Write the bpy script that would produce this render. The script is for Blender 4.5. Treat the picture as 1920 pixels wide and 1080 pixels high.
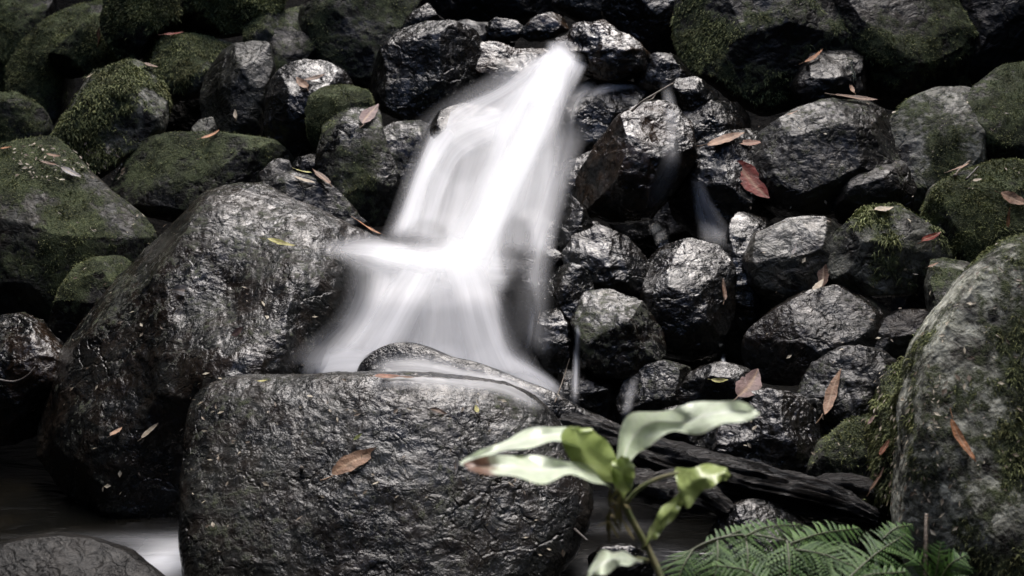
import bpy, math, random
import numpy as np
from mathutils import Vector, Matrix
random.seed(7); rng = np.random.default_rng(11)
R = math.radians
for o in list(bpy.data.objects): bpy.data.objects.remove(o)
C = bpy.context.scene.collection
scn = bpy.context.scene
# ------------------------------------------------------------------ camera
PITCH = R(12.0); CZ = 1.03; FPX = 1920*50/36.0
cam_d = bpy.data.cameras.new('camera'); cam_d.lens = 50; cam_d.sensor_width = 36
cam_d.clip_start = 0.05; cam_d.clip_end = 200
cam_d.dof.use_dof = True; cam_d.dof.focus_distance = 2.95; cam_d.dof.aperture_fstop = 5.0
cam = bpy.data.objects.new('camera', cam_d); C.objects.link(cam)
cam.location = (0, 0, CZ); cam.rotation_euler = (R(90)-PITCH, 0, 0); scn.camera = cam
# ------------------------------------------------------------------ sky, sun, exposure
SUN_EL, SUN_AZ = 66.0, 12.0        # azimuth: 0 = beyond the fall (+Y), positive to the right
w = bpy.data.worlds.new("World"); scn.world = w; w.use_nodes = True
nt = w.node_tree; nt.nodes.clear()
sky = nt.nodes.new('ShaderNodeTexSky'); sky.sky_type = 'NISHITA'; sky.sun_disc = False
sky.sun_elevation = R(SUN_EL); sky.sun_rotation = R(SUN_AZ); sky.dust_density = 4; sky.air_density = 1.0
hs = nt.nodes.new('ShaderNodeHueSaturation'); hs.inputs['Saturation'].default_value = 1.35
bg = nt.nodes.new('ShaderNodeBackground'); bg.inputs[1].default_value = 0.15
ow = nt.nodes.new('ShaderNodeOutputWorld')
nt.links.new(sky.outputs[0], hs.inputs['Color']); nt.links.new(hs.outputs[0], bg.inputs[0]); nt.links.new(bg.outputs[0], ow.inputs[0])
sd = bpy.data.lights.new('sun', 'SUN'); sd.energy = 1.5; sd.angle = R(38); sd.color = (0.95, 0.975, 1.0)
sun = bpy.data.objects.new('sun', sd); C.objects.link(sun)
sdir = Vector((math.sin(R(SUN_AZ))*math.cos(R(SUN_EL)), math.cos(R(SUN_AZ))*math.cos(R(SUN_EL)), math.sin(R(SUN_EL))))
sun.rotation_euler = sdir.to_track_quat('Z', 'Y').to_euler()
scn.view_settings.view_transform = 'Standard'; scn.view_settings.look = 'None'
scn.view_settings.exposure = 1.42; scn.view_settings.gamma = 1.0
scn.render.engine = 'CYCLES'
scn.cycles.transparent_max_bounces = 40; scn.cycles.max_bounces = 6
# ------------------------------------------------------------------ helpers
cP, sP = math.cos(PITCH), math.sin(PITCH)
RIGHT = np.array([1., 0, 0]); FWD = np.array([0, cP, -sP]); UP = np.array([0, sP, cP]); CAM = np.array([0, 0, CZ])
def P(px, py, d):
    px = np.asarray(px, float); py = np.asarray(py, float); d = np.asarray(d, float)
    a = (px-960)/FPX*d; b = -(py-540)/FPX*d
    return CAM + a[..., None]*RIGHT + b[..., None]*UP + d[..., None]*FWD
def proj(p):
    q = p-CAM; d = q@FWD
    return 960+FPX*(q@RIGHT)/d, 540-FPX*(q@UP)/d, d
def _h(ix, iy, iz):
    h = (ix.astype(np.int64)*374761393 + iy.astype(np.int64)*668265263 + iz.astype(np.int64)*2147483647) & 0xffffffff
    h = ((h ^ (h >> 13))*1274126177) & 0xffffffff
    h = h ^ (h >> 16)
    return (h & 0xffff)/32767.5-1.0
def vnoise(p):
    i = np.floor(p).astype(np.int64); f = p-i; u = f*f*f*(f*(f*6-15)+10)
    x, y, z = i[:, 0], i[:, 1], i[:, 2]; ux, uy, uz = u[:, 0], u[:, 1], u[:, 2]
    l = lambda a, b, t: a+(b-a)*t
    return l(l(l(_h(x, y, z), _h(x+1, y, z), ux), l(_h(x, y+1, z), _h(x+1, y+1, z), ux), uy),
             l(l(_h(x, y, z+1), _h(x+1, y, z+1), ux), l(_h(x, y+1, z+1), _h(x+1, y+1, z+1), ux), uy), uz)
def fbm(p, octv=4, gain=.5):
    a, s, t = 1.0, 0.0, np.zeros(len(p))
    for k in range(octv):
        t += a*vnoise(p*(2.03**k)+17.3*k); s += a; a *= gain
    return t/s
def ridged(p, octv=3):
    a, s, t = 1.0, 0.0, np.zeros(len(p))
    for k in range(octv):
        t += a*(1-2*np.abs(vnoise(p*(2.07**k)+9.1*k))); s += a; a *= .5
    return t/s
def sstep(a, b, x):
    t = np.clip((x-a)/(b-a), 0, 1); return t*t*(3-2*t)
def np_mesh(name, verts, faces, mat=None, parent=None, attrs=None, smooth=True, origin=None, uv=None):
    """link one mesh object; faces is an (n,3) or (n,4) array"""
    verts = np.asarray(verts, float); faces = np.asarray(faces)
    if origin is None: origin = np.zeros(3) if parent is not None else verts.mean(0)
    me = bpy.data.meshes.new(name); k = faces.shape[1]
    me.vertices.add(len(verts)); me.vertices.foreach_set('co', (verts-origin).astype(np.float32).ravel())
    me.loops.add(faces.size); me.loops.foreach_set('vertex_index', faces.astype(np.int32).ravel())
    me.polygons.add(len(faces)); me.polygons.foreach_set('loop_start', np.arange(0, faces.size, k, dtype=np.int32))
    me.update(calc_edges=True)
    me.polygons.foreach_set('use_smooth', np.full(len(faces), smooth))
    for an, av in (attrs or {}).items():
        a = me.attributes.new(an, 'FLOAT', 'POINT'); a.data.foreach_set('value', np.asarray(av, np.float32))
    me.validate()
    if mat: me.materials.append(mat)
    o = bpy.data.objects.new(name, me); C.objects.link(o)
    if parent is not None: o.parent = parent; o.matrix_parent_inverse = Matrix.Identity(4)
    else: o.location = origin
    return o
def child_mesh(name, verts, faces, mat, parent, **kw):
    return np_mesh(name, np.asarray(verts)-np.array(parent.location), faces, mat, parent, **kw)
def tag(o, label=None, cat=None, group=None, kind=None):
    if label: o['label'] = label
    if cat: o['category'] = cat
    if group: o['group'] = group
    if kind: o['kind'] = kind
    return o
def empty(name, loc):
    o = bpy.data.objects.new(name, None); C.objects.link(o); o.location = loc; o.empty_display_size = .05; return o
# ------------------------------------------------------------------ materials
class N:
    def __init__(s, name):
        s.m = bpy.data.materials.new(name); s.m.use_nodes = True; s.t = s.m.node_tree; s.t.nodes.clear()
        s.out = s.t.nodes.new('ShaderNodeOutputMaterial'); s.tc = None
    def n(s, ty, **kw):
        x = s.t.nodes.new('ShaderNode'+ty)
        for k, v in kw.items():
            if k.startswith('i_'): 
                key = k[2:]; key = int(key) if key.isdigit() else key.replace('_', ' ')
                s.set(x.inputs[key], v)
            else: setattr(x, k, v)
        return x
    def set(s, sock, v):
        if isinstance(v, bpy.types.NodeSocket): s.t.links.new(v, sock)
        else: sock.default_value = v
    def obj(s):
        if not s.tc:
            g = s.n('NewGeometry'); s.tc = g
        return s.tc.outputs['Position']
    def noise(s, scale, detail=4, rough=.55, dist=0, vec=None):
        x = s.n('TexNoise', i_Scale=scale, i_Detail=detail, i_Roughness=rough, i_Distortion=dist)
        s.set(x.inputs['Vector'], vec or s.obj()); return x.outputs['Fac']
    def vor(s, scale, feature='F1', vec=None):
        x = s.n('TexVoronoi', i_Scale=scale, feature=feature); s.set(x.inputs['Vector'], vec or s.obj()); return x.outputs['Distance']
    def math(s, op, a, b=0.0, clamp=False):
        x = s.n('Math', operation=op, use_clamp=clamp); s.set(x.inputs[0], a); s.set(x.inputs[1], b); return x.outputs[0]
    def mix(s, f, a, b):
        x = s.n('Mix', data_type='RGBA'); s.set(x.inputs[0], f)
        for sk, v in ((x.inputs[6], a), (x.inputs[7], b)):
            if isinstance(v, tuple): v = (*v, 1) if len(v) == 3 else v
            s.set(sk, v)
        return x.outputs[2]
    def ramp(s, f, lo, hi, a=0., b=1.):
        x = s.n('MapRange', interpolation_type='SMOOTHSTEP', i_1=lo, i_2=hi, i_3=a, i_4=b); s.set(x.inputs[0], f); return x.outputs[0]
    def attr(s, name):
        x = s.n('Attribute', attribute_name=name); return x.outputs['Fac']
    def bump(s, h, dist, strength=1.0, normal=None):
        x = s.n('Bump', i_Strength=strength, i_Distance=dist); s.set(x.inputs['Height'], h)
        if normal: s.set(x.inputs['Normal'], normal)
        return x.outputs[0]
    def bsdf(s, **kw):
        x = s.n('BsdfPrincipled')
        for k, v in kw.items():
            sk = x.inputs[k.replace('_', ' ')]
            if isinstance(v, tuple) and len(v) == 3: v = (*v, 1)
            s.set(sk, v)
        s.t.links.new(x.outputs[0], s.out.inputs[0]); return x
def rock_material():
    s = N('river_rock')
    wet, tone, moss, warm, pale = s.attr('wet'), s.attr('tone'), s.attr('moss'), s.attr('warm'), s.attr('pale')
    big = s.noise(9, 5, .6, .4); mid = s.noise(34, 6, .62, .3); fine = s.noise(190, 4, .6)
    base = s.mix(s.ramp(big, .35, .68), (.0025, .0026, .0026), (.0105, .0110, .0100))
    base = s.mix(s.math('MULTIPLY', s.ramp(mid, .42, .66), .55), base, (.005, .0049, .0051))
    base = s.mix(s.math('MULTIPLY', s.ramp(fine, .50, .72), .5), base, (.018, .019, .0175))
    base = s.mix(s.math('MULTIPLY', warm, s.ramp(s.noise(15, 4, .6, .8), .40, .62)), base, (.030, .018, .010))
    lich = s.math('MULTIPLY', pale, s.ramp(s.noise(13, 7, .7, .5), .38, .60))
    base = s.mix(lich, base, s.mix(s.ramp(mid, .3, .7), (.14, .145, .115), (.38, .385, .33)))
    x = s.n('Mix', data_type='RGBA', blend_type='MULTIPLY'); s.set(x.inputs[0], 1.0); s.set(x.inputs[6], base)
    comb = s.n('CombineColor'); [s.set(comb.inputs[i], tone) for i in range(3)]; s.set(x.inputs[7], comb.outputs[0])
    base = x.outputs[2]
    mm = s.math('ADD', moss, s.math('MULTIPLY', s.math('SUBTRACT', s.noise(60, 5, .7), .5), 1.5))
    mk = s.ramp(mm, .25, .66)
    mcol = s.mix(s.ramp(s.noise(22, 4, .6), .35, .68), (.022, .028, .015), (.092, .112, .056))
    mcol = s.mix(s.math('MULTIPLY', s.ramp(s.noise(260, 3, .6), .50, .72), .7), mcol, (.12, .13, .065))
    col = s.mix(mk, base, mcol)
    # water film: low roughness, patchy
    r = s.math('MULTIPLY_ADD', s.ramp(s.noise(12, 5, .65, .6), .35, .68), .20); s.t.nodes[-1].inputs[2].default_value = .10
    dry = s.math('MULTIPLY_ADD', mid, .25); s.t.nodes[-1].inputs[2].default_value = .45
    mr = s.n('Mix', data_type='FLOAT'); s.set(mr.inputs[0], wet); s.set(mr.inputs[2], dry); s.set(mr.inputs[3], r)
    mr2 = s.n('Mix', data_type='FLOAT'); s.set(mr2.inputs[0], mk); s.set(mr2.inputs[2], mr.outputs[0]); s.set(mr2.inputs[3], .8)
    # relief: pits, cracks, grains
    h = s.math('ADD', s.math('MULTIPLY', s.noise(38, 4, .58, .6), 1.0), s.math('MULTIPLY', s.noise(12, 2), .7))
    h = s.math('ADD', h, s.math('MULTIPLY', s.noise(110, 3, .6), .14))
    wp = s.n('TexNoise', i_Scale=16, i_Detail=3); s.set(wp.inputs['Vector'], s.obj())
    wv = s.n('VectorMath', operation='MULTIPLY_ADD'); s.set(wv.inputs[0], wp.outputs['Color']); wv.inputs[1].default_value = (.09, .09, .09); s.set(wv.inputs[2], s.obj())
    ck = s.math('MULTIPLY', s.ramp(s.vor(11, 'DISTANCE_TO_EDGE', wv.outputs[0]), 0, .05, 1, 0), s.ramp(s.noise(5, 3), .46, .60))
    h = s.math('SUBTRACT', h, s.math('MULTIPLY', ck, .30))
    h = s.math('ADD', h, s.math('MULTIPLY', s.math('MULTIPLY', mk, s.noise(320, 3, .7)), .9))
    s.bsdf(Base_Color=col, Roughness=mr2.outputs[0], Normal=s.bump(h, .0105, .85), Specular_IOR_Level=s.math('MULTIPLY_ADD', wet, .14), Coat_Weight=s.math('MULTIPLY', s.math('MULTIPLY', wet, s.math('SUBTRACT', 1, mk)), s.ramp(s.noise(7, 5, .65, .8), .38, .58, .06, .45)), Coat_Roughness=.07,
           Coat_Normal=s.bump(s.math('ADD', s.math('MULTIPLY', s.noise(44, 4, .55, .7), s.ramp(s.noise(6, 3), .35, .65, .35, 1.15)), s.math('MULTIPLY', s.noise(14, 3, .5), .6)), .0095, .9))
    for x in s.t.nodes:
        if x.bl_idname == 'ShaderNodeMath' and x.operation == 'MULTIPLY_ADD' and abs(x.inputs[1].default_value-.14) < 1e-4: x.inputs[2].default_value = .10
    return s.m
ROCK = rock_material()
def moss_material():
    s = N('moss'); v = s.attr('shade')
    c = s.mix(v, (.040, .048, .020), (.28, .31, .13))
    c = s.mix(s.math('MULTIPLY', s.ramp(s.noise(14, 3), .45, .65), .5), c, (.10, .095, .03))
    s.bsdf(Base_Color=c, Roughness=.75, Specular_IOR_Level=.25); return s.m
MOSS = moss_material()
def soil_material():
    s = N('wet_soil'); c = s.mix(s.ramp(s.noise(14, 6, .65), .35, .7), (.002, .002, .002), (.008, .007, .006))
    s.bsdf(Base_Color=c, Roughness=.9, Specular_IOR_Level=.1, Normal=s.bump(s.noise(40, 7, .65), .03)); return s.m
SOIL = soil_material()
# ------------------------------------------------------------------ rocks
_dirs = {}
def cube_sphere(n):
    if n in _dirs: return _dirs[n]
    t = np.tan(np.linspace(-1, 1, n+1)*math.pi/4); idx = {}; V = []; F = []
    a, b = np.meshgrid(t, t, indexing='ij'); o = np.ones_like(a)
    off = 0
    for (x, y, z) in ((a, b, o), (b, a, -o), (o, a, b), (-o, b, a), (b, o, a), (a, -o, b)):
        V.append(np.stack([x, y, z], -1).reshape(-1, 3))
        i = np.arange(n); I, J = np.meshgrid(i, i, indexing='ij'); k = off+I*(n+1)+J
        F.append(np.stack([k, k+n+1, k+n+2, k+1], -1).reshape(-1, 4)); off += (n+1)**2
    V = np.concatenate(V); F = np.concatenate(F)
    V /= np.linalg.norm(V, axis=1, keepdims=True)
    key = np.round(V*1e5).astype(np.int64); _, first, inv = np.unique(key, axis=0, return_index=True, return_inverse=True)
    inv = inv.ravel(); V = V[first]; F = inv[F]; _dirs[n] = (V, F); return V, F
def smooth_per(r, k):
    x = np.arange(-3*k, 3*k+1); g = np.exp(-x*x/(2.0*k*k)); g /= g.sum(); n = len(r)
    return sum(np.roll(r, int(i))*wt for i, wt in zip(x, g))
def outline_r(poly, n=360):
    p = np.array(poly, float); q = np.roll(p, -1, 0)
    cr = p[:, 0]*q[:, 1]-q[:, 0]*p[:, 1]; A = cr.sum()/2
    c = np.array([((p[:, 0]+q[:, 0])*cr).sum(), ((p[:, 1]+q[:, 1])*cr).sum()])/(6*A)
    r = np.zeros(n)
    for i in range(n):
        th = 2*math.pi*i/n; d = np.array([math.cos(th), -math.sin(th)]); best = 0
        for a, b in zip(p-c, q-c):
            e = b-a; den = d[0]*e[1]-d[1]*e[0]
            if abs(den) < 1e-9: continue
            t = (a[0]*e[1]-a[1]*e[0])/den; s_ = (a[0]*d[1]-a[1]*d[0])/den
            if t > 0 and -1e-6 <= s_ <= 1+1e-6: best = max(best, t)
        r[i] = best
    return c, r
ZB_W, ZB_H = 640, 360
zbuf = np.full((ZB_H, ZB_W), 99.0); zwat = zbuf.copy()
def splat(v, water=True):
    x, y, d = proj(v); i = (y/3).astype(int); j = (x/3).astype(int)
    ok = (i >= 0) & (i < ZB_H) & (j >= 0) & (j < ZB_W) & (d > .2)
    np.minimum.at(zbuf, (i[ok], j[ok]), d[ok])
    if water: np.minimum.at(zwat, (i[ok], j[ok]), d[ok])
rocks = []
def rock(label, D, poly, moss=0.0, wet=.5, tone=1.0, warm=.15, pale=0.0, tilt=.34, low=.26, front=.62, back=.85, box=.84, cuts=7, lobes=(), rough=1.0, name='rock',
         cat='rock', tuft=1.0, tuft_len=.010, seed=None, detail=1.0, hang=0, up_bias=.5, thick=None, film=True):
    seed = seed if seed is not None else len(rocks)+1
    rg = np.random.default_rng(seed*97+5)
    c, r = outline_r(poly); r = r*(1.12 if r.mean() < 150 else 1.02); r0 = smooth_per(r, 3)
    r_in = smooth_per(r, 26); size_px = r.mean()*2
    n = int(np.clip(size_px*.33*detail, 22, 170)); d, F = cube_sphere(n)
    th = np.arctan2(d[:, 1], d[:, 0]) % (2*math.pi); ti = th/(2*math.pi)*360; i0 = np.floor(ti).astype(int) % 360; f = ti-np.floor(ti)
    ri = lambda a: a[i0]*(1-f)+a[(i0+1) % 360]*f
    sphi = np.clip(d[:, 2], -1, 1); cphi = np.sqrt(1-sphi**2)
    wgt = sstep(0, .8, np.abs(sphi)); rr = ri(r0)*(1-wgt)+ri(r_in)*wgt
    k = D/FPX; rad = rr*cphi**box*k; uu = rad*np.cos(th); vv = rad*np.sin(th)
    tilt *= .85 if tilt < .5 else 1; rm = r.mean()*k if thick is None else thick
    rmin = np.minimum(r_in.min()*1.7, r.mean())*k if thick is None else thick
    dep = -np.sign(sphi)*np.abs(sphi)**box*np.where(sphi > 0, front*rmin, back*rm)     # + is away from the camera
    p = np.stack([uu, vv, dep], -1)
    # worn facets
    for q in range(cuts):
        nv = rg.normal(size=3); nv[2] = -abs(nv[2])*.9-1.0; nv[1] += .25; nv /= np.linalg.norm(nv)
        ext = (p@nv).max(); hh = ext*rg.uniform(.66, .88); e = p@nv-hh
        e = np.where(e > 0, e, 0)*rg.uniform(.8, .97); p = p-e[:, None]*nv
    nv = p/np.maximum(np.linalg.norm(p, axis=1, keepdims=True), 1e-6)
    q = p+rg.uniform(-40, 40, 3); S = rm
    damp = .35+.65*np.abs(sphi)
    disp = S*.10*fbm(q*(1.3/S), 2)*damp*rough + S*.022*ridged(q*(2.2/S), 2)*damp*rough
    disp += min(S, .2)*.020*fbm(q*9, 3)*rough + .0020*ridged(q*30, 3)*rough**1.5 + .0016*fbm(q*75, 3)*rough
    p = p+nv*disp[:, None]
    for (lx, ly, lr, la) in lobes:
        ux, uy = (lx-c[0])*k, -(ly-c[1])*k; g = np.exp(-((p[:, 0]-ux)**2+(p[:, 1]-uy)**2)/(lr*k)**2)*sstep(-.1, .5, sphi)
        p[:, 2] -= la*g
    tv = np.where(p[:, 1] > 0, tilt, low)*p[:, 1]; tv = tv+(tilt-low)*.06*rm*np.exp(-np.abs(p[:, 1])/(.12*rm)); scl = 1+tv/D
    Cc = P(c[0], c[1], D)
    v = Cc+(p[:, 0]*scl)[:, None]*RIGHT+(p[:, 1]*scl)[:, None]*UP+(p[:, 2]+tv)[:, None]*FWD
    # normals for the moss
    a_, b_, c_ = v[F[:, 0]], v[F[:, 1]], v[F[:, 2]]; fn = np.cross(b_-a_, c_-a_); vn = np.zeros_like(v)
    for j in range(4): np.add.at(vn, F[:, j], fn)
    vn /= np.maximum(np.linalg.norm(vn, axis=1, keepdims=True), 1e-12)
    if ((v-Cc)*vn).sum() < 0: vn = -vn; F = F[:, ::-1]
    mo = moss+up_bias*(vn[:, 2]-.25)*min(1, moss*2)+1.1*fbm(v*8+seed, 5, .65)*min(1, moss*2.5) if moss > 0 else np.zeros(len(v))
    mo = np.clip(mo, 0, 1)
    one = np.ones(len(v))
    splat(v, film)
    o = np_mesh(name, v, F, ROCK, origin=Cc, attrs=dict(moss=mo, wet=one*wet, tone=one*tone, warm=one*warm, pale=one*pale))
    tag(o, label, cat, 'rocks and boulders around the waterfall')
    if moss > .15 and tuft > 0: add_moss(o, v, vn, mo, F, tuft, tuft_len, rg, hang)
    rocks.append(o); return o
def add_moss(o, v, vn, mo, F, tuft, L, rg, hang):
    fa = v[F[:, 0]]; area = np.linalg.norm(np.cross(v[F[:, 1]]-fa, v[F[:, 2]]-fa), axis=1)
    view = fa-CAM; view /= np.linalg.norm(view, axis=1, keepdims=True)
    fm = mo[F[:, 0]]; face = -(vn[F[:, 0]]*view).sum(1)
    wgt = area*sstep(.42, .85, fm)*(face > -.35); tot = wgt.sum()
    if tot < 1e-5: return
    cnt = int(min(60000, tot*tuft*420000)); 
    if cnt < 30: return
    fi = rg.choice(len(F), cnt, p=wgt/tot); w3 = rg.dirichlet([1, 1, 1, 1], cnt)
    base = (v[F[fi]]*w3[..., None]).sum(1); nn = vn[F[fi, 0]]
    clump = fbm(base*55, 2)*.5+.5; cl2 = fbm(base*16, 2)
    ln = L*.72*rg.uniform(.45, 1.3, cnt)*(.55+.9*clump)
    dr = nn*rg.uniform(.1, .8, cnt)[:, None]+rg.normal(size=(cnt, 3))*.75+np.array([0, 0, -.1-hang*.7])
    dr /= np.linalg.norm(dr, axis=1, keepdims=True)
    sd_ = np.cross(dr, rg.normal(size=(cnt, 3))); sd_ /= np.linalg.norm(sd_, axis=1, keepdims=True)
    wd = (ln*rg.uniform(.06, .11, cnt))[:, None]
    b0 = base-nn*.0015; mid = b0+dr*(ln*.55)[:, None]; tip = b0+(dr+np.array([0, 0, -.25-hang*.6]))*ln[:, None]
    V = np.stack([b0-sd_*wd*.5, b0+sd_*wd*.5, mid+sd_*wd, tip, mid-sd_*wd], 1).reshape(-1, 3)
    k = np.arange(cnt)*5; T = np.concatenate([np.stack([k, k+1, k+2], -1), np.stack([k, k+2, k+4], -1), np.stack([k+4, k+2, k+3], -1)])
    sh = np.repeat(np.clip(.30+.5*cl2+rg.normal(size=cnt)*.18+.2*clump, 0, 1), 5)
    m = child_mesh('moss', V, T, MOSS, o, attrs=dict(shade=sh), smooth=False); tag(m, kind='stuff')
# -- far left bank, top row
rock('dim mossy boulder cut by the top left corner of the picture', 4.25, [(-90,-60),(90,-60),(80,40),(48,100),(28,180),(-20,215),(-90,200)], moss=0.52, wet=.1, tone=.9)
rock('tall slanting grey-green boulder, black moss specks, second from the top left corner', 4.1, [(70,55),(100,25),(150,-5),(215,-20),(200,20),(150,60),(125,100),(128,150),(125,200),(95,247),(60,215),(35,175),(20,125),(35,85)], moss=0.54, wet=.1, pale=.2)
rock('rounded mossy boulder with an orange leaf stuck on its right shoulder', 4.0, [(112,55),(150,22),(195,10),(215,45),(222,85),(232,118),(200,132),(155,137),(130,145),(106,120),(97,85)], moss=0.58, wet=.1)
rock('top edge boulder with bright moss above and a black underside, left of the flat one', 3.9, [(195,35),(205,-40),(270,-60),(332,-50),(335,0),(330,42),(290,60),(270,95),(262,118),(235,112),(210,80)], moss=0.56, wet=.1, tuft_len=.014)
rock('broad flat moss topped boulder on the top edge above the dark upright stone', 3.95, [(335,10),(340,-50),(410,-66),(490,-60),(525,-10),(500,40),(450,60),(380,64),(345,50)], moss=0.56, wet=.1, tuft_len=.014)
rock('small wedge of hanging green moss between two top row boulders', 3.95, [(268,50),(300,40),(328,42),(338,62),(318,85),(296,112),(276,118),(265,80)], moss=0.74, wet=.1, tuft_len=.018, hang=.8)
rock('pale streaked grey stone with moss fringes left of the dark upright stone', 3.85, [(300,80),(325,66),(360,64),(400,70),(430,74),(415,110),(392,150),(370,176),(335,186),(300,192),(287,165),(290,120)], moss=0.48, wet=.15, pale=.45, hang=.6, tuft_len=.016)
rock('small knobbly grey-green stone right of the flat moss topped boulder', 3.9, [(460,40),(480,22),(510,20),(535,40),(525,80),(490,95),(462,82)], moss=0.46, wet=.15, pale=.2, cuts=9)
rock('dark smooth upright stone with a pale leaf scrap on its face', 3.72, [(378,165),(385,130),(405,102),(432,88),(465,80),(495,86),(506,130),(496,190),(486,262),(440,270),(403,264),(385,215)], moss=0.12, wet=.35, warm=.05, tone=.8, tuft=0, pale=.12)
rock('tall narrow olive stone rising behind the wet stone that holds curled leaves', 3.92, [(480,130),(500,75),(525,30),(560,12),(600,25),(600,80),(590,140),(545,170),(515,230),(508,285),(482,262),(474,200)], moss=0.48, wet=.2, hang=.5)
rock('black glossy stone carrying curled dead leaves on its top', 3.62, [(503,190),(512,158),(530,134),(562,121),(602,120),(636,135),(655,170),(640,220),(618,268),(596,300),(552,320),(526,288),(506,240)], wet=.95, tone=.7, cuts=6)
rock('small velvety green stone wedged right of the glossy leaf carrying stone', 3.52, [(580,205),(588,178),(610,165),(650,164),(685,176),(696,210),(660,248),(620,272),(588,272)], moss=0.74, wet=.2, tuft_len=.008)
rock('large dark damp boulder with faint moss touching the top edge left of the fall', 3.98, [(570,70),(576,20),(600,-40),(700,-70),(790,-60),(775,10),(745,65),(722,110),(705,165),(660,160),(610,120),(580,100)], moss=0.32, wet=.5, tone=.85, tuft=.5)
rock('flat grey slab lying on top of the big round black boulder', 3.95, [(742,62),(752,42),(785,20),(800,7),(816,28),(840,45),(800,52),(765,58)], wet=.7, tone=1.2, thick=.06)
rock('big round black boulder with a yellow-green moss edge, left of the upper fall', 3.68, [(698,175),(700,135),(722,97),(758,64),(800,48),(845,47),(885,62),(905,100),(900,150),(885,195),(845,226),(790,234),(735,210),(705,195)], wet=.85, moss=0.12, tone=.95, tuft=.5, cuts=7)
rock('mossy ridge shaped stone with a pale hanging leaf, left of the veil of water', 3.45, [(603,300),(612,240),(642,206),(682,180),(704,202),(712,250),(735,310),(752,360),(745,415),(690,418),(640,395),(608,355)], moss=0.42, wet=.8, tuft=.7)
rock('sloping grey-green stone right at the left edge of the veil of water', 3.50, [(700,258),(735,238),(780,234),(818,245),(812,300),(790,360),(760,415),(725,410),(705,330)], moss=0.25, wet=.8, tone=1.35, tuft=.4)
rock('long low dark grey boulder with a moss smear, under the mossy left bank', 3.52, [(208,350),(235,300),(270,266),(320,256),(380,258),(440,262),(495,268),(535,300),(525,360),(440,410),(350,412),(265,395),(220,372)], moss=0.31, wet=.3, tone=.95, tuft=.3, front=.5)
rock('shaggy green moss covered boulder with a pale bare crown on the left bank', 3.62, [(92,235),(100,200),(122,168),(150,142),(190,130),(225,115),(265,113),(290,140),(295,190),(300,240),(268,278),(232,292),(192,328),(168,338),(135,302),(106,272)], moss=0.46, wet=.15, pale=.5, tuft_len=.018, hang=.4)
rock('huge smooth grey boulder with mossy crown filling the left edge', 3.35, [(-110,340),(-50,285),(20,263),(80,254),(112,285),(145,325),(200,365),(250,398),(288,440),(275,510),(205,570),(140,625),(60,630),(-90,620)], moss=0.42, wet=.25, tone=1.15, warm=.3, pale=.1, front=.5, tuft=.5, rough=.7, name='boulder', cat='boulder')
rock('small dim stone at the left edge above the huge smooth boulder', 3.85, [(-60,190),(20,176),(60,198),(94,240),(62,268),(20,285),(-60,290)], moss=0.42, wet=.1, pale=.15)
rock('little pointed grey stone lying in the dark gap on the left bank', 3.6, [(356,248),(372,226),(395,221),(405,248),(392,266),(365,264)], wet=.3, pale=.35, moss=0.10, tuft=0)
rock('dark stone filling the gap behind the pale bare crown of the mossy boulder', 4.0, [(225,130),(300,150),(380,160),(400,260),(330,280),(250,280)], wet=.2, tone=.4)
rock('small angular dark stone above the back corner of the wide wet boulder', 3.42, [(488,325),(515,300),(538,302),(550,335),(515,358),(488,350)], wet=.5, moss=0.10, tuft=0, tone=.9)
rock('little black stone wedged under the glossy leaf carrying stone', 3.45, [(545,318),(560,296),(590,290),(612,300),(612,335),(580,350),(550,345)], wet=.7, tone=.6)
rock('small moss capped stone tucked behind the left side of the wide wet boulder', 3.22, [(98,610),(118,550),(140,508),(168,492),(225,488),(245,520),(200,590),(160,650),(115,660)], moss=0.60, wet=.3, tuft_len=.008)
rock('low twiggy wet rock ledge at the left edge just above the pool', 3.12, [(-90,640),(-20,612),(25,604),(70,635),(112,670),(112,750),(100,800),(20,818),(-90,822)], moss=0.14, wet=.95, warm=.6, cuts=10, rough=1.8, tuft=.3)
# -- wide wet boulder left of the fall and its back section
rock('rear hump of grey-green rock behind the wide wet boulder, ending at the pool shelf', 3.25, [(470,372),(500,345),(548,330),(610,352),(655,400),(700,440),(690,500),(600,520),(500,500),(450,440)], moss=0.18, wet=.6, tone=1.2, tuft=.25, front=.5)
rock('wide wet dark boulder sloping from the fall down into the pool on the left', 3.02, [(48,860),(42,790),(62,715),(95,630),(160,552),(215,490),(300,430),(348,386),(400,364),(460,364),(520,392),(600,425),(680,450),(722,500),(715,580),(690,640),(650,690),(560,720),(480,770),(430,850),(390,1000),(300,1000),(220,968),(150,925),(95,890)],
     moss=0.14, wet=.95, tone=1.7, warm=.2, front=.42, back=.8, tilt=.62, low=.45, cuts=8, rough=1.25, lobes=[(590,545,120,.10),(490,690,110,.09),(400,420,120,.03),(430,560,40,-.02),(200,800,90,.03)], tuft=.06, tuft_len=.006, name='boulder', cat='boulder')
rock('rounded boulder top lying in front in the bottom left corner, ringed by pool water', 2.44, [(-120,1075),(-30,1034),(30,1020),(90,1018),(150,1023),(225,1048),(290,1085),(350,1135),(330,1230),(-90,1240)], wet=.15, tone=.6, tilt=.4, low=.35, front=.5, cuts=4, rough=.7, name='boulder', cat='boulder')
rock('big blocky front boulder of wrinkled wet grey rock below the fall', 2.56, [(346,900),(344,830),(352,775),(380,742),(440,730),(560,732),(700,735),(850,736),(930,744),(1000,774),(1048,822),(1086,870),(1106,925),(1108,960),(1085,1020),(1040,1080),(960,1200),(700,1230),(400,1230),(368,1080),(357,980)],
     moss=0.12, wet=.85, tone=2.4, warm=.12, front=.40, back=.50, tilt=.60, low=.50, box=.76, cuts=0, rough=.9, tuft=.12, tuft_len=.007, film=False, name='boulder', cat='boulder')
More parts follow.
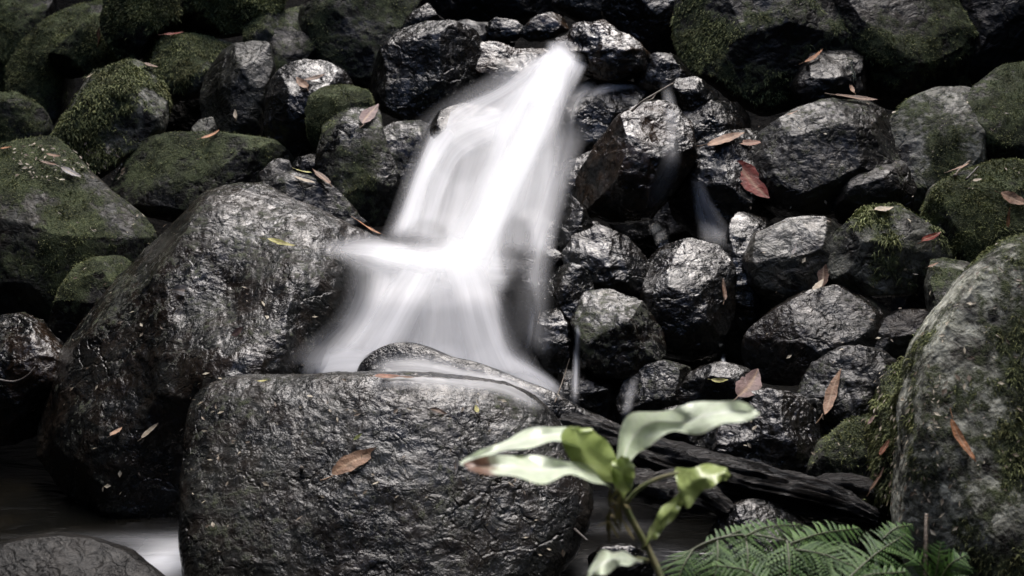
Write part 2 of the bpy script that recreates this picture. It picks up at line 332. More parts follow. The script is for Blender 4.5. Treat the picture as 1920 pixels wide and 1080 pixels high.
rock('low smooth half drowned rock ridge behind the front boulder, running down to the right', 2.84, [(690,730),(704,684),(755,656),(812,664),(870,690),(930,702),(1000,730),(1070,764),(1150,798),(1215,838),(1200,880),(1050,860),(900,820),(730,760)], wet=.95, tone=.9, front=.35, back=.5, tilt=.5, cuts=0, rough=.25, thick=.12, film=False)
# -- rocks inside the fall
rock('smooth round rock half hidden behind the upper left veil of the fall', 3.40, [(800,330),(803,265),(828,218),(870,202),(925,212),(970,258),(990,330),(975,400),(900,430),(835,420)], wet=.9, tone=1.0, cuts=4, rough=.7)
rock('small round rock poking out of the fall just above the white shelf', 3.24, [(755,465),(772,425),(808,404),(850,403),(880,440),(865,480),(800,486)], wet=.9, tone=1.3, rough=.6)
rock('long smooth rock at the right edge of the lower fall, grey under thin water', 3.15, [(928,500),(943,445),(972,412),(1008,402),(1035,440),(1032,520),(1018,600),(1000,660),(975,700),(955,620),(935,565)], wet=.9, tone=1.3, cuts=4, rough=.6)
rock('hidden stone step under the middle of the lower fall', 3.12, [(720,520),(800,480),(900,480),(960,540),(980,660),(920,730),(780,730),(690,680)], wet=.9, tone=1.0, front=.4)
rock('rock wall behind the upper torrent of the fall', 3.72, [(850,240),(960,150),(1040,140),(1100,230),(1080,340),(1040,440),(940,470),(860,380)], wet=.9, tone=.8, front=.4)
# -- head of the fall
rock('wet rust brown rock at the left of the head of the fall', 3.74, [(862,125),(868,96),(892,84),(930,84),(965,94),(1010,92),(1050,98),(1050,150),(1000,190),(930,200),(882,165)], wet=.95, warm=.9, tone=1.1, cuts=9, rough=1.4)
rock('small dark wet rock in the stream above the fall, left one of two', 4.1, [(910,50),(930,34),(965,40),(985,58),(965,75),(925,75)], wet=.9, warm=.3, tone=.9)
rock('small shiny brown rock in the stream above the fall', 4.05, [(976,62),(998,36),(1030,24),(1064,28),(1060,58),(1032,72),(995,76)], wet=.95, warm=1.0, tone=1.2)
rock('rough topped brown and silver wet rock overhanging the head of the fall', 3.55, [(1036,95),(1046,74),(1080,60),(1082,40),(1104,25),(1130,34),(1152,58),(1185,78),(1208,102),(1198,132),(1160,150),(1118,146),(1075,124),(1048,112)], wet=.95, warm=.7, tone=1.1, cuts=10, rough=1.9, tilt=.5)
rock('dark boulder under the top edge, straight above the silver wet rock', 4.15, [(1040,10),(1060,-40),(1150,-50),(1170,10),(1150,50),(1090,40)], wet=.6, tone=.9)
rock('large black boulder touching the top edge, right of the silver wet rock', 3.85, [(1138,20),(1146,-50),(1220,-66),(1310,-60),(1300,30),(1285,90),(1240,110),(1190,92),(1158,62)], wet=.75, tone=.75, cuts=8)
rock('rock toned black for the shade at the back of the stream, touching the top edge', 4.45, [(790,30),(800,-60),(930,-80),(1060,-60),(1070,20),(960,40),(850,60)], wet=.3, tone=.4)  # tone lowered so the shaded void stays black
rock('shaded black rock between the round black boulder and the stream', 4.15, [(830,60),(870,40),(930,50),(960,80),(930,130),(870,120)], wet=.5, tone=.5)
# -- right of the fall
rock('black wet rock directly below the overhanging silver rock, water sliding over its lip', 3.52, [(1048,200),(1070,172),(1110,152),(1160,150),(1200,165),(1215,205),(1185,262),(1120,300),(1062,282)], wet=.95, tone=.6, warm=.2)
rock('small squarish glossy rock right of the overhanging silver rock', 3.55, [(1192,142),(1202,112),(1235,103),(1278,108),(1300,140),(1285,178),(1240,182),(1205,172)], wet=.95, cuts=9, tone=.9)
rock('small silver glinting stone touching the twig, below the big mossy top boulder', 3.50, [(1258,175),(1272,148),(1308,148),(1345,172),(1335,205),(1290,215),(1262,205)], wet=1.0, cuts=9, tone=.9)
rock('glossy oval rock under the big mossy top boulder', 3.48, [(1255,240),(1278,206),(1325,192),(1385,194),(1420,222),(1412,262),(1350,275),(1290,295),(1260,275)], wet=.95, tone=1.0, cuts=7)
rock('big streaming wet rock with ripples of water running down its face', 3.30, [(1060,365),(1095,325),(1128,280),(1155,235),(1200,202),(1250,196),(1285,235),(1290,300),(1262,350),(1215,402),(1150,408),(1085,395)], wet=1.0, warm=.8, tone=.9, cuts=5, rough=1.3, tilt=.28)
rock('small slick grey rock at the foot of the streaming wet rock, by the upper fall', 3.36, [(1045,350),(1072,305),(1120,280),(1150,300),(1120,370),(1075,405),(1050,395)], wet=.95, tone=1.2)
rock('dark rock under three rust coloured leaves, a wisp of water beside it', 3.32, [(1256,355),(1278,302),(1330,266),(1400,250),(1460,262),(1480,330),(1455,400),(1385,432),(1300,436),(1262,408)], wet=.95, tone=.85, cuts=7, rough=1.3)
rock('large pale grey boulder right of the wide red leaf, mossy wedge on its left', 3.30, [(1415,310),(1438,252),(1498,212),(1560,194),(1632,194),(1675,222),(1695,265),(1672,318),(1610,360),(1560,398),(1480,405),(1428,375)], moss=0.18, wet=.55, tone=1.3, warm=.1, tuft=.5, cuts=7, name='boulder', cat='boulder')
rock('small grey stone tucked under the right end of the large pale grey boulder', 3.22, [(1568,385),(1592,340),(1640,302),(1690,298),(1712,350),(1695,400),(1630,418),(1580,420)], moss=0.16, wet=.45, tone=1.3, tuft=.3)
rock('upright grey boulder with a pale patch and moss blotches', 3.32, [(1674,290),(1682,230),(1712,192),(1765,172),(1830,174),(1865,220),(1850,300),(1815,345),(1775,390),(1755,440),(1710,432),(1682,385)], moss=0.31, wet=.35, pale=.5, tone=1.1, tuft=.5)
rock('brown moss flecked stone at the right edge below the darkest top corner', 3.34, [(1812,210),(1845,165),(1895,128),(1990,108),(2010,300),(1910,318),(1855,308),(1820,268)], moss=0.46, wet=.25, tone=1.0, tuft=.6)
rock('large boulder draped in bright moss along the top edge, right of the fall', 3.62, [(1272,60),(1285,-50),(1430,-80),(1565,-70),(1590,20),(1605,85),(1560,150),(1500,205),(1430,222),(1380,200),(1335,168),(1290,130)], moss=0.54, wet=.35, tone=.95, tuft_len=.013, hang=.3, cuts=8, name='boulder', cat='boulder')
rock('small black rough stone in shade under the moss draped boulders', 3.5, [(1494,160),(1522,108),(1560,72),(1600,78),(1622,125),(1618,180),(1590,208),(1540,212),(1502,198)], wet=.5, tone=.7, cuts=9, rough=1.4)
rock('huge dark round boulder with moss across its brow, second from the top right corner', 3.62, [(1565,10),(1580,-70),(1690,-90),(1790,-70),(1800,10),(1810,90),(1825,150),(1790,190),(1710,204),(1645,186),(1612,135),(1590,80)], moss=0.46, wet=.25, tone=.85, warm=.3, tuft=.8, name='boulder', cat='boulder')
rock('nearly black boulder in the top right corner', 3.66, [(1772,10),(1790,-60),(1900,-90),(2020,-70),(2010,110),(1910,140),(1850,168),(1805,148),(1782,90)], moss=0.12, wet=.2, tone=.55, warm=.3, tuft=.2, name='boulder', cat='boulder')
rock('square moss covered boulder with a bare tan patch at the right edge', 3.10, [(1752,400),(1768,358),(1820,330),(1880,314),(1970,318),(1990,480),(1920,520),(1850,524),(1800,492),(1764,452)], moss=0.60, wet=.2, tone=1.1, warm=.3, tuft=1.2, pale=.2)
rock('stone wearing a shaggy skirt of feathery moss, with a curled pale leaf on top', 3.04, [(1558,480),(1585,435),(1635,402),(1690,394),(1745,432),(1772,480),(1752,530),(1690,548),(1605,548),(1565,520)], moss=0.40, wet=.3, tone=1.2, pale=.3, tuft=1.0, tuft_len=.022, hang=.5, up_bias=.7)
rock('smooth grey round stone left of the feathery moss stone', 3.10, [(1404,490),(1426,444),(1488,418),(1550,418),(1592,440),(1585,520),(1545,568),(1485,588),(1435,565),(1412,530)], moss=0.08, wet=.6, tone=1.25, warm=.3, pale=.15, tuft=0)
rock('tall black shiny rock between the two round stones, its upper face glinting', 3.14, [(1340,560),(1362,500),(1372,440),(1388,408),(1440,404),(1478,420),(1450,470),(1430,530),(1440,590),(1430,645),(1380,660),(1342,635)], wet=1.0, tone=.7, cuts=9, rough=1.3)
rock('round glossy cobble with a strong sheen on its crown, centre right', 3.08, [(1208,565),(1218,510),(1248,470),(1300,456),(1348,468),(1370,510),(1364,590),(1345,645),(1290,665),(1240,655),(1214,615)], wet=1.0, tone=.9, cuts=4, rough=.9)
rock('wedge shaped rock with a bright wet upper face, right of the lower fall', 3.10, [(1062,482),(1082,448),(1128,428),(1175,450),(1220,500),(1228,535),(1192,556),(1140,550),(1098,528),(1068,508)], wet=1.0, tone=.9, cuts=9, rough=1.2, tilt=.6)
rock('little knob of wet rock above the wedge shaped rock', 3.2, [(1092,438),(1100,420),(1120,416),(1132,430),(1125,445),(1105,448)], wet=1.0, tone=1.1)
rock('small bumpy wet rock left above the wedge shaped rock', 3.18, [(1036,435),(1042,390),(1062,366),(1092,392),(1110,430),(1092,462),(1062,485),(1042,475)], wet=1.0, cuts=7, rough=1.3)
rock('small smooth grey pebble right beside the lower fall', 3.12, [(1008,495),(1018,475),(1040,468),(1060,484),(1055,508),(1025,515)], wet=.95, tone=1.4, rough=.5)
rock('bumpy dark rock left below the wedge shaped rock', 3.06, [(1016,560),(1036,520),(1075,500),(1110,520),(1110,570),(1098,610),(1072,635),(1044,610)], wet=1.0, moss=0.08, tuft=0, rough=1.4)
rock('mossy sided wet rock right of the thin water jet', 2.98, [(1082,605),(1105,556),(1158,552),(1205,574),(1235,622),(1238,660),(1190,700),(1125,705),(1095,668)], wet=.95, moss=0.16, tuft=.4, rough=1.3, warm=.3)
rock('small lumpy wet rock between the lower fall and the thin water jet', 3.0, [(1004,640),(1018,590),(1040,575),(1070,615),(1082,660),(1068,705),(1022,705)], wet=1.0, rough=1.5, moss=0.08, tuft=0)
rock('long tilted olive grey stone shaped like a loaf, right of centre', 2.98, [(1398,665),(1418,620),(1465,588),(1528,552),(1582,543),(1628,566),(1668,600),(1640,655),(1570,688),(1485,712),(1420,714)], moss=0.08, wet=.7, tone=1.05, warm=.3, tuft=0, cuts=8)
rock('flat faced dark wedge stone lying right of the long loaf shaped stone', 2.94, [(1618,655),(1645,612),(1695,586),(1760,588),(1785,630),(1765,672),(1705,692),(1648,686)], wet=.45, tone=1.1, cuts=10, warm=.3)
rock('narrow upright stone with a pale lichen spot beside the pale foreground boulder', 2.92, [(1750,530),(1762,488),(1790,474),(1830,500),(1865,550),(1850,620),(1800,665),(1762,668),(1750,600)], moss=0.29, wet=.3, pale=.55, tone=1.2, tuft=.6)
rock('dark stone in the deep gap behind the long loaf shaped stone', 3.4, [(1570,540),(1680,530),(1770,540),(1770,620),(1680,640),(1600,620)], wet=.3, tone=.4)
rock('small wet dome with a pale yellow leaf on it, above the big sapling leaf', 2.88, [(1274,740),(1300,702),(1352,686),(1402,698),(1425,740),(1400,785),(1330,795),(1282,775)], wet=.95, moss=0.10, tuft=0, rough=1.2)
rock('shaded mossy rock above the pale sapling leaf, left of the small wet dome', 2.92, [(1162,750),(1186,695),(1245,682),(1292,694),(1300,745),(1262,785),(1205,805),(1168,800)], wet=.8, moss=0.14, tone=.8, tuft=.3)
rock('dark scarred rock with a long curled dead leaf hanging on it', 2.84, [(1505,745),(1532,692),(1588,664),(1652,668),(1690,702),(1675,765),(1640,800),(1590,835),(1535,850),(1508,805)], wet=.6, tone=.9, moss=0.10, rough=1.7, cuts=9, tuft=.2)
rock('large crinkled glossy rock resting against the fallen log', 2.80, [(1345,850),(1360,790),(1395,755),(1450,742),(1500,752),(1535,795),(1545,860),(1520,915),(1440,920),(1370,900)], wet=1.0, tone=1.0, rough=1.5, cuts=6)
rock('weedy stone at the upper end of the fallen log, dark with a mossy cap', 2.72, [(1520,885),(1545,838),(1595,800),(1655,788),(1690,850),(1675,915),(1600,925),(1538,918)], wet=.6, moss=0.29, tone=1.1, tuft=.8, tuft_len=.013)
rock('shiny grey rock showing under the log just above the fern', 2.50, [(1335,1010),(1368,962),(1418,948),(1475,954),(1515,1000),(1505,1060),(1380,1070)], wet=1.0, tone=1.2, rough=.9)
rock('low wet stone in the water behind the lowest sapling leaf', 2.48, [(1100,1052),(1135,1030),(1180,1028),(1220,1048),(1215,1085),(1120,1090)], wet=1.0, tone=.9)
rock('crumbly wet rock at the foot of the thin water jet', 2.95, [(1040,740),(1060,700),(1110,695),(1160,710),(1175,760),(1165,810),(1110,812),(1060,790)], wet=1.0, tone=.9, rough=1.6)
rock('glossy rock in shade behind the big blurred sapling leaf', 2.86, [(1200,830),(1225,785),(1280,765),(1350,780),(1375,830),(1350,880),(1260,885)], wet=1.0, tone=.8, rough=1.4)
rock('recess rock toned black for the shade under the dark overhang, a wisp of water in front of it', 3.55, [(1150,410),(1210,380),(1290,340),(1390,400),(1400,470),(1300,500),(1200,480)], wet=.7, tone=.4)  # shade of the recess put into the tone
rock('recess rock toned black for the shade below the round glossy cobble', 3.2, [(1210,660),(1300,640),(1400,650),(1420,700),(1330,730),(1220,710)], wet=.7, tone=.4)  # low tone stands in for the recess shade
rock('rough mossy flank of rock left of the pale foreground boulder', 2.62, [(1628,1010),(1640,930),(1662,860),(1668,780),(1690,700),(1745,655),(1800,690),(1850,900),(1820,1080),(1700,1120),(1640,1090)], moss=0.52, wet=.3, tone=.9, tuft=1.3, tuft_len=.016, hang=.4, rough=1.6, name='boulder', cat='boulder')
rock('giant pale grey and mossy boulder leaning in at the lower right edge', 2.42, [(1690,1010),(1705,880),(1722,760),(1748,672),(1800,590),(1860,515),(1930,470),(2060,430),(2180,600),(2200,900),(2120,1180),(1900,1260),(1740,1200)], moss=0.34, wet=.1, tone=1.4, pale=1.0, warm=.2, tuft=.9, tuft_len=.013, hang=.5, front=.45, rough=.9, up_bias=.15, name='boulder', cat='boulder')
# ------------------------------------------------------------------ the ground: stream bed, bank under the rocks, unseen gorge sides and rear added to block low sky light
def ground_h(x, y):
    bed = -.32+.05*fbm(np.stack([x*1.3, y*1.3, x*0], -1), 3)
    slope = .70*(y-3.42+.10*np.sin(x*1.7))-.30
    slope = np.where(slope > 1.0, 1.0+(slope-1.0)*1.3, slope)
    h = np.maximum(bed, slope)
    near = .55*(1.55-y)-.25; h = np.maximum(h, np.minimum(near, .05)+0*x)
    side = 1.15*(np.abs(x)-np.where(x > 0, 1.55, 2.0)); h = np.maximum(h, side-.3)
    back = 1.0*(-y-2.6); h = np.maximum(h, back)
    return np.minimum(h, 6.0)+.07*fbm(np.stack([x*2.2, y*2.2, x*0+3], -1), 4)+.5*fbm(np.stack([x*.4, y*.4, x*0+3], -1), 2)*sstep(2.5, 5, np.hypot(x, y-1.5))
def grid(x0, x1, y0, y1, nx, ny):
    X, Y = np.meshgrid(np.linspace(x0, x1, nx), np.linspace(y0, y1, ny), indexing='xy')
    i = np.arange(nx-1); j = np.arange(ny-1); I, J = np.meshgrid(i, j); k = J*nx+I
    return X.ravel(), Y.ravel(), np.stack([k, k+1, k+nx+1, k+nx], -1).reshape(-1, 4)
X, Y, Fg = grid(-11, 11, -9, 13, 340, 340)
tag(np_mesh('ground', np.stack([X, Y, ground_h(X, Y)], -1), Fg, SOIL), kind='structure')
# ------------------------------------------------------------------ leaf canopy added out of view to shade the gorge, gaps shaped for the light
def unseen_canopy():
    g = np.random.default_rng(5); n = 52000
    x = g.uniform(-9, 9, n); y = g.uniform(-7, 12, n); z = 4.2+g.normal(size=n)*.45+.5*fbm(np.stack([x*.5, y*.5, x*0], -1), 2)
    cx, cy, rx, ry = .12, 4.3, 1.8, 2.9
    e = np.hypot((x-cx)/rx, (y-cy)/ry)+.25*fbm(np.stack([x*.9, y*.9, x*0+5], -1), 3)
    e = np.minimum(e, np.hypot((x-.35)/.95, (y-1.2)/.8)+.15*fbm(np.stack([x*2, y*2, x*0+5], -1), 2))  # second gap, cut to let light down onto the sapling
    k = (e > 1)*(g.random(n) < .35+.65*sstep(1.0, 1.35, e)) > 0; x, y, z = x[k], y[k], z[k]; n = len(x)
    c = np.stack([x, y, z], -1); a = g.normal(size=(n, 3)); a[:, 2] *= .35; a /= np.linalg.norm(a, axis=1, keepdims=True); b = np.cross(a, g.normal(size=(n, 3))*[.5, .5, 1]+[0, 0, 1]); b /= np.linalg.norm(b, axis=1, keepdims=True)
    L = g.uniform(.10, .22, n)[:, None]; V = np.stack([c-a*L, c+b*L*.45, c+a*L, c-b*L*.45], 1).reshape(-1, 3)
    F = np.arange(n*4).reshape(-1, 4); s = N('shade_canopy_leaf'); s.bsdf(Base_Color=(.045, .075, .025), Roughness=.5)
    tag(np_mesh('shade_canopy', V, F, s.m, smooth=False), kind='stuff')
unseen_canopy()
# ------------------------------------------------------------------ depth of the rock faces as seen by a ray, used to lay leaves and water ON them
def fill(z):
    for _ in range(3):
        m = z > 90; s_ = np.stack([np.roll(z, a, ax) for a in (1, -1) for ax in (0, 1)]); z = np.where(m, s_.min(0), z)
    return z
zf = fill(zbuf.copy()); zf[zf > 90] = 3.9
zw = fill(zwat.copy()); zw[zw > 90] = 3.9
def blur(z, k):
    x = np.arange(-3*k, 3*k+1); g = np.exp(-x*x/(2.*k*k)); g /= g.sum()
    for ax in (0, 1):
        pz = np.pad(z, [(3*k, 3*k) if a == ax else (0, 0) for a in (0, 1)], mode='edge')
        z = sum(np.take(pz, range(i, i+z.shape[ax]), axis=ax)*g[i] for i in range(len(g)))
    return z
zs = blur(zf, 4)
def zat(z, px, py):
    x = np.clip(np.asarray(px)/3-.5, 0, ZB_W-1.01); y = np.clip(np.asarray(py)/3-.5, 0, ZB_H-1.01)
    i = x.astype(int); j = y.astype(int); f, g = x-i, y-j
    return (z[j, i]*(1-f)+z[j, i+1]*f)*(1-g)+(z[j+1, i]*(1-f)+z[j+1, i+1]*f)*g
def surf(px, py):
    d = float(zat(zs, px, py)); e = 5
    a = P(px-e, py, zat(zs, px-e, py)); b = P(px+e, py, zat(zs, px+e, py)); c = P(px, py-e, zat(zs, px, py-e)); f = P(px, py+e, zat(zs, px, py+e))
    n = np.cross(b-a, c-f); n /= np.linalg.norm(n); p = P(px, py, float(zat(zf, px, py)))
    if n@(CAM-p) < 0: n = -n
    v = (CAM-p)/np.linalg.norm(CAM-p); n = n+v*.25+np.array([0, 0, .35]); return p, n/np.linalg.norm(n)
# ------------------------------------------------------------------ pool water
def pool_material():
    s = N('pool_water'); g = s.n('NewGeometry'); foam = s.attr('foam')
    st = s.n('Mapping', i_Scale=(1.2, 4.0, 1)); s.set(st.inputs[0], g.outputs['Position'])
    nz = s.noise(3.0, 4, .55, .6, vec=st.outputs[0])
    fm = s.math('MULTIPLY', foam, s.ramp(nz, .25, .75, .55, 1.0), True)
    col = s.mix(fm, s.mix(s.ramp(s.noise(3, 3), .4, .6), (.003, .003, .0025), (.007, .006, .004)), (.62, .64, .68))
    rr = s.math('MULTIPLY_ADD', fm, .5); s.t.nodes[-1].inputs[2].default_value = .16
    s.bsdf(Base_Color=col, Roughness=rr, Specular_IOR_Level=.5, Normal=s.bump(nz, .01)); return s.m
def water_pt(px, py):
    d = CZ/(sP+(py-540)/FPX*cP); p = P(px, py, d); return p[0], p[1]
X, Y, Fw = grid(-2.6, 1.9, .9, 3.75, 240, 200)
foam = np.zeros(len(X))
for (px, py, rx, ry, a) in ((352,1040,.07,.09,.9), (310,1050,.09,.08,.35), (270,1010,.16,.03,.12), (1130,985,.08,.04,.14), (1090,1060,.10,.08,.08), (1235,1050,.05,.05,.25), (1100,930,.05,.08,.16), (990,740,.3,.1,.8)):
    cx, cy = water_pt(px, py); foam += a*np.exp(-((X-cx)/rx)**2-((Y-cy)/ry)**2)
tag(np_mesh('water', np.stack([X, Y, X*0], -1), Fw, pool_material(), attrs=dict(foam=np.clip(foam, 0, 1))), kind='structure')
# ------------------------------------------------------------------ falling water: sheets draped over the rock faces
def veil_material():
    s = N('silky_water')
    ac, al, op = s.attr('across'), s.attr('along'), s.attr('opacity')
    cv = s.n('CombineXYZ'); s.set(cv.inputs[0], ac); s.set(cv.inputs[1], al)
    m1 = s.n('Mapping', i_Scale=(7, .45, 1)); s.set(m1.inputs[0], cv.outputs[0])
    m2 = s.n('Mapping', i_Scale=(30, .8, 1)); s.set(m2.inputs[0], cv.outputs[0])
    st = s.math('ADD', s.math('MULTIPLY', s.noise(1, 3, .5, .25, vec=m1.outputs[0]), .7), s.math('MULTIPLY', s.noise(1, 3, .55, .15, vec=m2.outputs[0]), .3))
    a = s.math('MULTIPLY', op, s.ramp(st, .30, .68, .58, 1.05), True)
    gn = s.n('NewGeometry'); nv = s.n('VectorMath', operation='MULTIPLY_ADD'); s.set(nv.inputs[0], gn.outputs['Normal']); nv.inputs[1].default_value = (.15, .15, .15); nv.inputs[2].default_value = (0, -.2, .9)
    nn = s.n('VectorMath', operation='NORMALIZE'); s.set(nn.inputs[0], nv.outputs[0])
    d = s.n('BsdfDiffuse', i_Color=(.95, .96, .98, 1), i_Normal=nn.outputs[0]); t = s.n('BsdfTranslucent', i_Color=(.95, .96, .98, 1), i_Normal=nn.outputs[0]); tr = s.n('BsdfTransparent')
    x = s.n('MixShader', i_0=.35, i_1=d.outputs[0], i_2=t.outputs[0]); y = s.n('MixShader', i_0=a, i_1=tr.outputs[0], i_2=x.outputs[0])
    s.t.links.new(y.outputs[0], s.out.inputs[0]); return s.m
VEIL = veil_material()
def catmull(pts, n):
    p = np.array(pts, float); p = np.vstack([2*p[0]-p[1], p, 2*p[-1]-p[-2]]); m = len(p)-3; t = np.linspace(0, m-1e-6, n); i = t.astype(int); f = (t-i)[:, None]
    a, b, c, d = p[i], p[i+1], p[i+2], p[i+3]
    return .5*(2*b+(c-a)*f+(2*a-5*b+4*c-d)*f*f+(3*b-3*c+d-a)*f**3)
def gsm(a, k, ax):
    x = np.arange(-3*k, 3*k+1); g = np.exp(-x*x/(2.*k*k)); g /= g.sum()
    pz = np.pad(a, [(3*k, 3*k) if i == ax else (0, 0) for i in (0, 1)], mode='edge')
    return sum(np.take(pz, range(i, i+a.shape[ax]), axis=ax)*g[i] for i in range(len(g)))
def hole(px, py):
    f = np.ones_like(px)
    for cx, cy, rx, ry, a in ((800,446,44,36,.32), (968,470,36,70,.45), (972,590,36,85,.62), (868,285,55,60,.18), (850,625,75,50,.14), (905,262,30,20,.1)): f = f*(1-a*sstep(1.15, .75, np.hypot((px-cx)/rx, (py-cy)/ry)))
    return f
zsm = blur(np.minimum(zw, 3.9), 9)
def wdepth(px, py):
    prof = np.interp(py, [60, 110, 160, 250, 350, 450, 500, 560, 640, 700, 760], [3.60, 3.46, 3.42, 3.27, 3.13, 3.03, 2.99, 2.95, 2.92, 2.90, 2.88])
    prof = prof+.10*((px-(1050-.33*(py-80)))/170)**2*(py < 470)
    return np.minimum(prof, zat(zsm, px, py)-.02)
def sheet(parent, st, off=.02, edge=.5, name='water_sheet', ends=(.12, .12), bulge=.0, smooth=7, rows=90, cols=30, follow=False, buf=None):
    """st: stations (x_left, y_left, x_right, y_right, opacity) down the flow"""
    s_ = catmull(st, rows); u = np.linspace(0, 1, cols)
    px = s_[:, 0:1]*(1-u)+s_[:, 2:3]*u; py = s_[:, 1:2]*(1-u)+s_[:, 3:4]*u; op = np.clip(s_[:, 4:5], 0, 1.2)*np.ones_like(px)
    d = zat(zw if buf is None else buf, px, py)
    if follow:
        for _ in range(2): d = np.minimum(d, gsm(d, 4, 0))
        d = gsm(gsm(d, 4, 0), 3, 1)-off
    else: d = gsm(gsm(wdepth(px, py), 4, 0), 3, 1)-off*.3; d = np.minimum(d, np.where(px < 735, gsm(gsm(zat(zw, px, py)-.012-off*.1, 3, 0), 2, 1), 9)); d = gsm(gsm(d, 2, 0), 2, 1)
    if not follow: op = op*hole(px, py)
    v = P(px, py, d)
    prof = sstep(0, edge, 1-np.abs(2*u-1))
    al = np.linspace(0, 1, rows)[:, None]; ef = sstep(0, max(ends[0], 1e-3), al)*sstep(0, max(ends[1], 1e-3), 1-al)
    op = op*prof*ef
    seg = np.linalg.norm(np.diff(v, axis=0), axis=2).mean(1); L = np.concatenate([[0], np.cumsum(seg)])[:, None]*np.ones_like(px)*4
    wdt = np.linalg.norm(v[:, -1]-v[:, 0], axis=1)[:, None].mean()
    ac = (u[None, :]*np.ones_like(px))*wdt*3+len(bpy.data.objects)*.37
    i = np.arange(cols-1); j = np.arange(rows-1); I, J = np.meshgrid(i, j); k = J*cols+I
    F = np.stack([k, k+1, k+cols+1, k+cols], -1).reshape(-1, 4)
    V = v.reshape(-1, 3); at = dict(across=ac.ravel(), along=L.ravel(), opacity=op.ravel())
    if parent is None: return np_mesh(name, V, F, VEIL, attrs=at)
    return child_mesh(name, V, F, VEIL, parent, attrs=at)
wf = empty('waterfall', P(850, 720, 2.95)); tag(wf, 'silky white waterfall blurred by long exposure, tumbling over dark wet rocks in the middle', 'waterfall')
# back, wide thin veils
sheet(wf, [(1035,85,1105,120,.7),(930,160,1075,190,.55),(815,215,1060,260,.58),(765,300,1060,330,.58),(728,400,1050,420,.62),(705,455,1045,490,.6)], off=.025, edge=.30, ends=(.03,.1))
sheet(wf, [(1030,72,1100,104,.55),(985,130,1078,165,.85),(925,200,1050,235,.75),(880,290,1035,310,.7),(840,380,1010,400,.7),(790,470,985,480,.85),(745,540,970,560,.85)], off=.05, edge=.8, ends=(.03,.2))
sheet(wf, [(1040,85,1095,120,.5),(1005,140,1070,165,1.1),(960,220,1050,240,1.15),(915,320,1000,335,1.15),(865,420,960,435,1.1),(815,500,930,510,1.1),(760,560,900,575,.8)], off=.075, edge=.95, ends=(.03,.2))
sheet(wf, [(1000,190,1020,215,.0),(880,205,960,260,.55),(812,240,880,300,.6),(775,320,850,350,.6),(745,400,830,420,.65),(725,445,830,460,.6)], off=.04, edge=.6)
sheet(wf, [(842,225,870,240,.5),(800,262,842,300,.8),(772,330,815,340,.65),(750,390,800,400,.7),(728,440,790,450,.6)], off=.06, edge=.9)
sheet(wf, [(1020,76,1075,72,.25),(1015,112,1085,125,.8),(985,160,1070,172,1.1),(950,220,1045,235,.9)], off=.10, edge=.9, ends=(.04,.4))
# faint spray left of the head
sheet(wf, [(1010,85,1060,110,.35),(900,140,1000,175,.30),(800,200,930,235,.18),(740,250,880,290,.05)], off=.03, edge=.9)
# right haze by the dark hollow
sheet(wf, [(1040,200,1120,230,.15),(1010,300,1085,320,.38),(985,390,1060,410,.5),(960,460,1045,470,.4),(945,560,1040,580,.28),(950,650,1040,690,.3)], off=.04, edge=.9)
# shelf
sheet(wf, [(580,458,582,474,.0),(630,442,632,492,.28),(690,428,690,524,.6),(760,445,755,530,1.1),(840,440,830,560,1.0),(930,450,930,560,.7),(990,470,990,540,.2)], off=.05, edge=.9, name='water_shelf')
sheet(wf, [(610,462,612,478,.0),(690,448,690,496,.6),(780,462,775,520,1.1),(860,470,860,540,1.0),(940,485,940,530,.3)], off=.07, edge=1.0, name='water_shelf')
# lower fan
sheet(wf, [(685,445,960,460,.85),(675,520,955,530,.82),(650,580,970,580,.82),(605,640,990,640,.85),(550,690,1020,690,.95),(540,730,1050,740,.95)], off=.04, edge=.35)
sheet(wf, [(760,470,850,490,.8),(705,540,830,545,1.1),(670,600,800,600,1.15),(625,655,780,655,1.15),(585,705,770,705,1.15),(580,730,730,730,.8)], off=.07, edge=.9)
sheet(wf, [(800,470,920,480,.8),(830,540,940,540,1.0),(840,600,960,600,1.0),(850,660,990,660,1.05),(860,710,1030,715,.9)], off=.075, edge=.9)
sheet(wf, [(730,470,900,470,.9),(740,560,910,560,.6),(730,640,930,640,.5),(720,700,950,700,.8)], off=.055, edge=.9)
sheet(wf, [(735,425,950,440,.1),(715,450,950,465,.7),(700,500,945,510,.8),(700,560,945,565,.3)], off=.06, edge=1.0, ends=(.3,.3), name='water_shelf')
# plunge foam above the front boulder
sheet(wf, [(560,690,555,720,.0),(610,660,600,722,.8),(680,650,670,722,1.0),(780,640,770,690,.9),(880,640,880,708,.9),(960,660,955,718,.9),(1020,690,1010,740,.8),(1068,730,1060,765,.4)], off=.05, edge=.8, name='plunge_foam', ends=(.1,.1))
sheet(wf, [(580,672,575,726,.3),(640,640,630,724,.9),(720,650,705,712,1.0)], off=.08, edge=.9, name='plunge_foam', ends=(.2,.3))
sheet(wf, [(850,660,850,705,.6),(930,672,925,716,.85),(1000,695,990,744,.85),(1060,735,1045,768,.3)], off=.07, edge=.9, name='plunge_foam', ends=(.2,.2))
# thin film over half drowned ridge
sheet(wf, [(690,664,685,735,.2),(780,655,770,735,.55),(880,680,860,740,.55),(960,700,940,750,.5),(1050,745,1010,785,.18)], off=.012, edge=.8, follow=True, buf=zf)
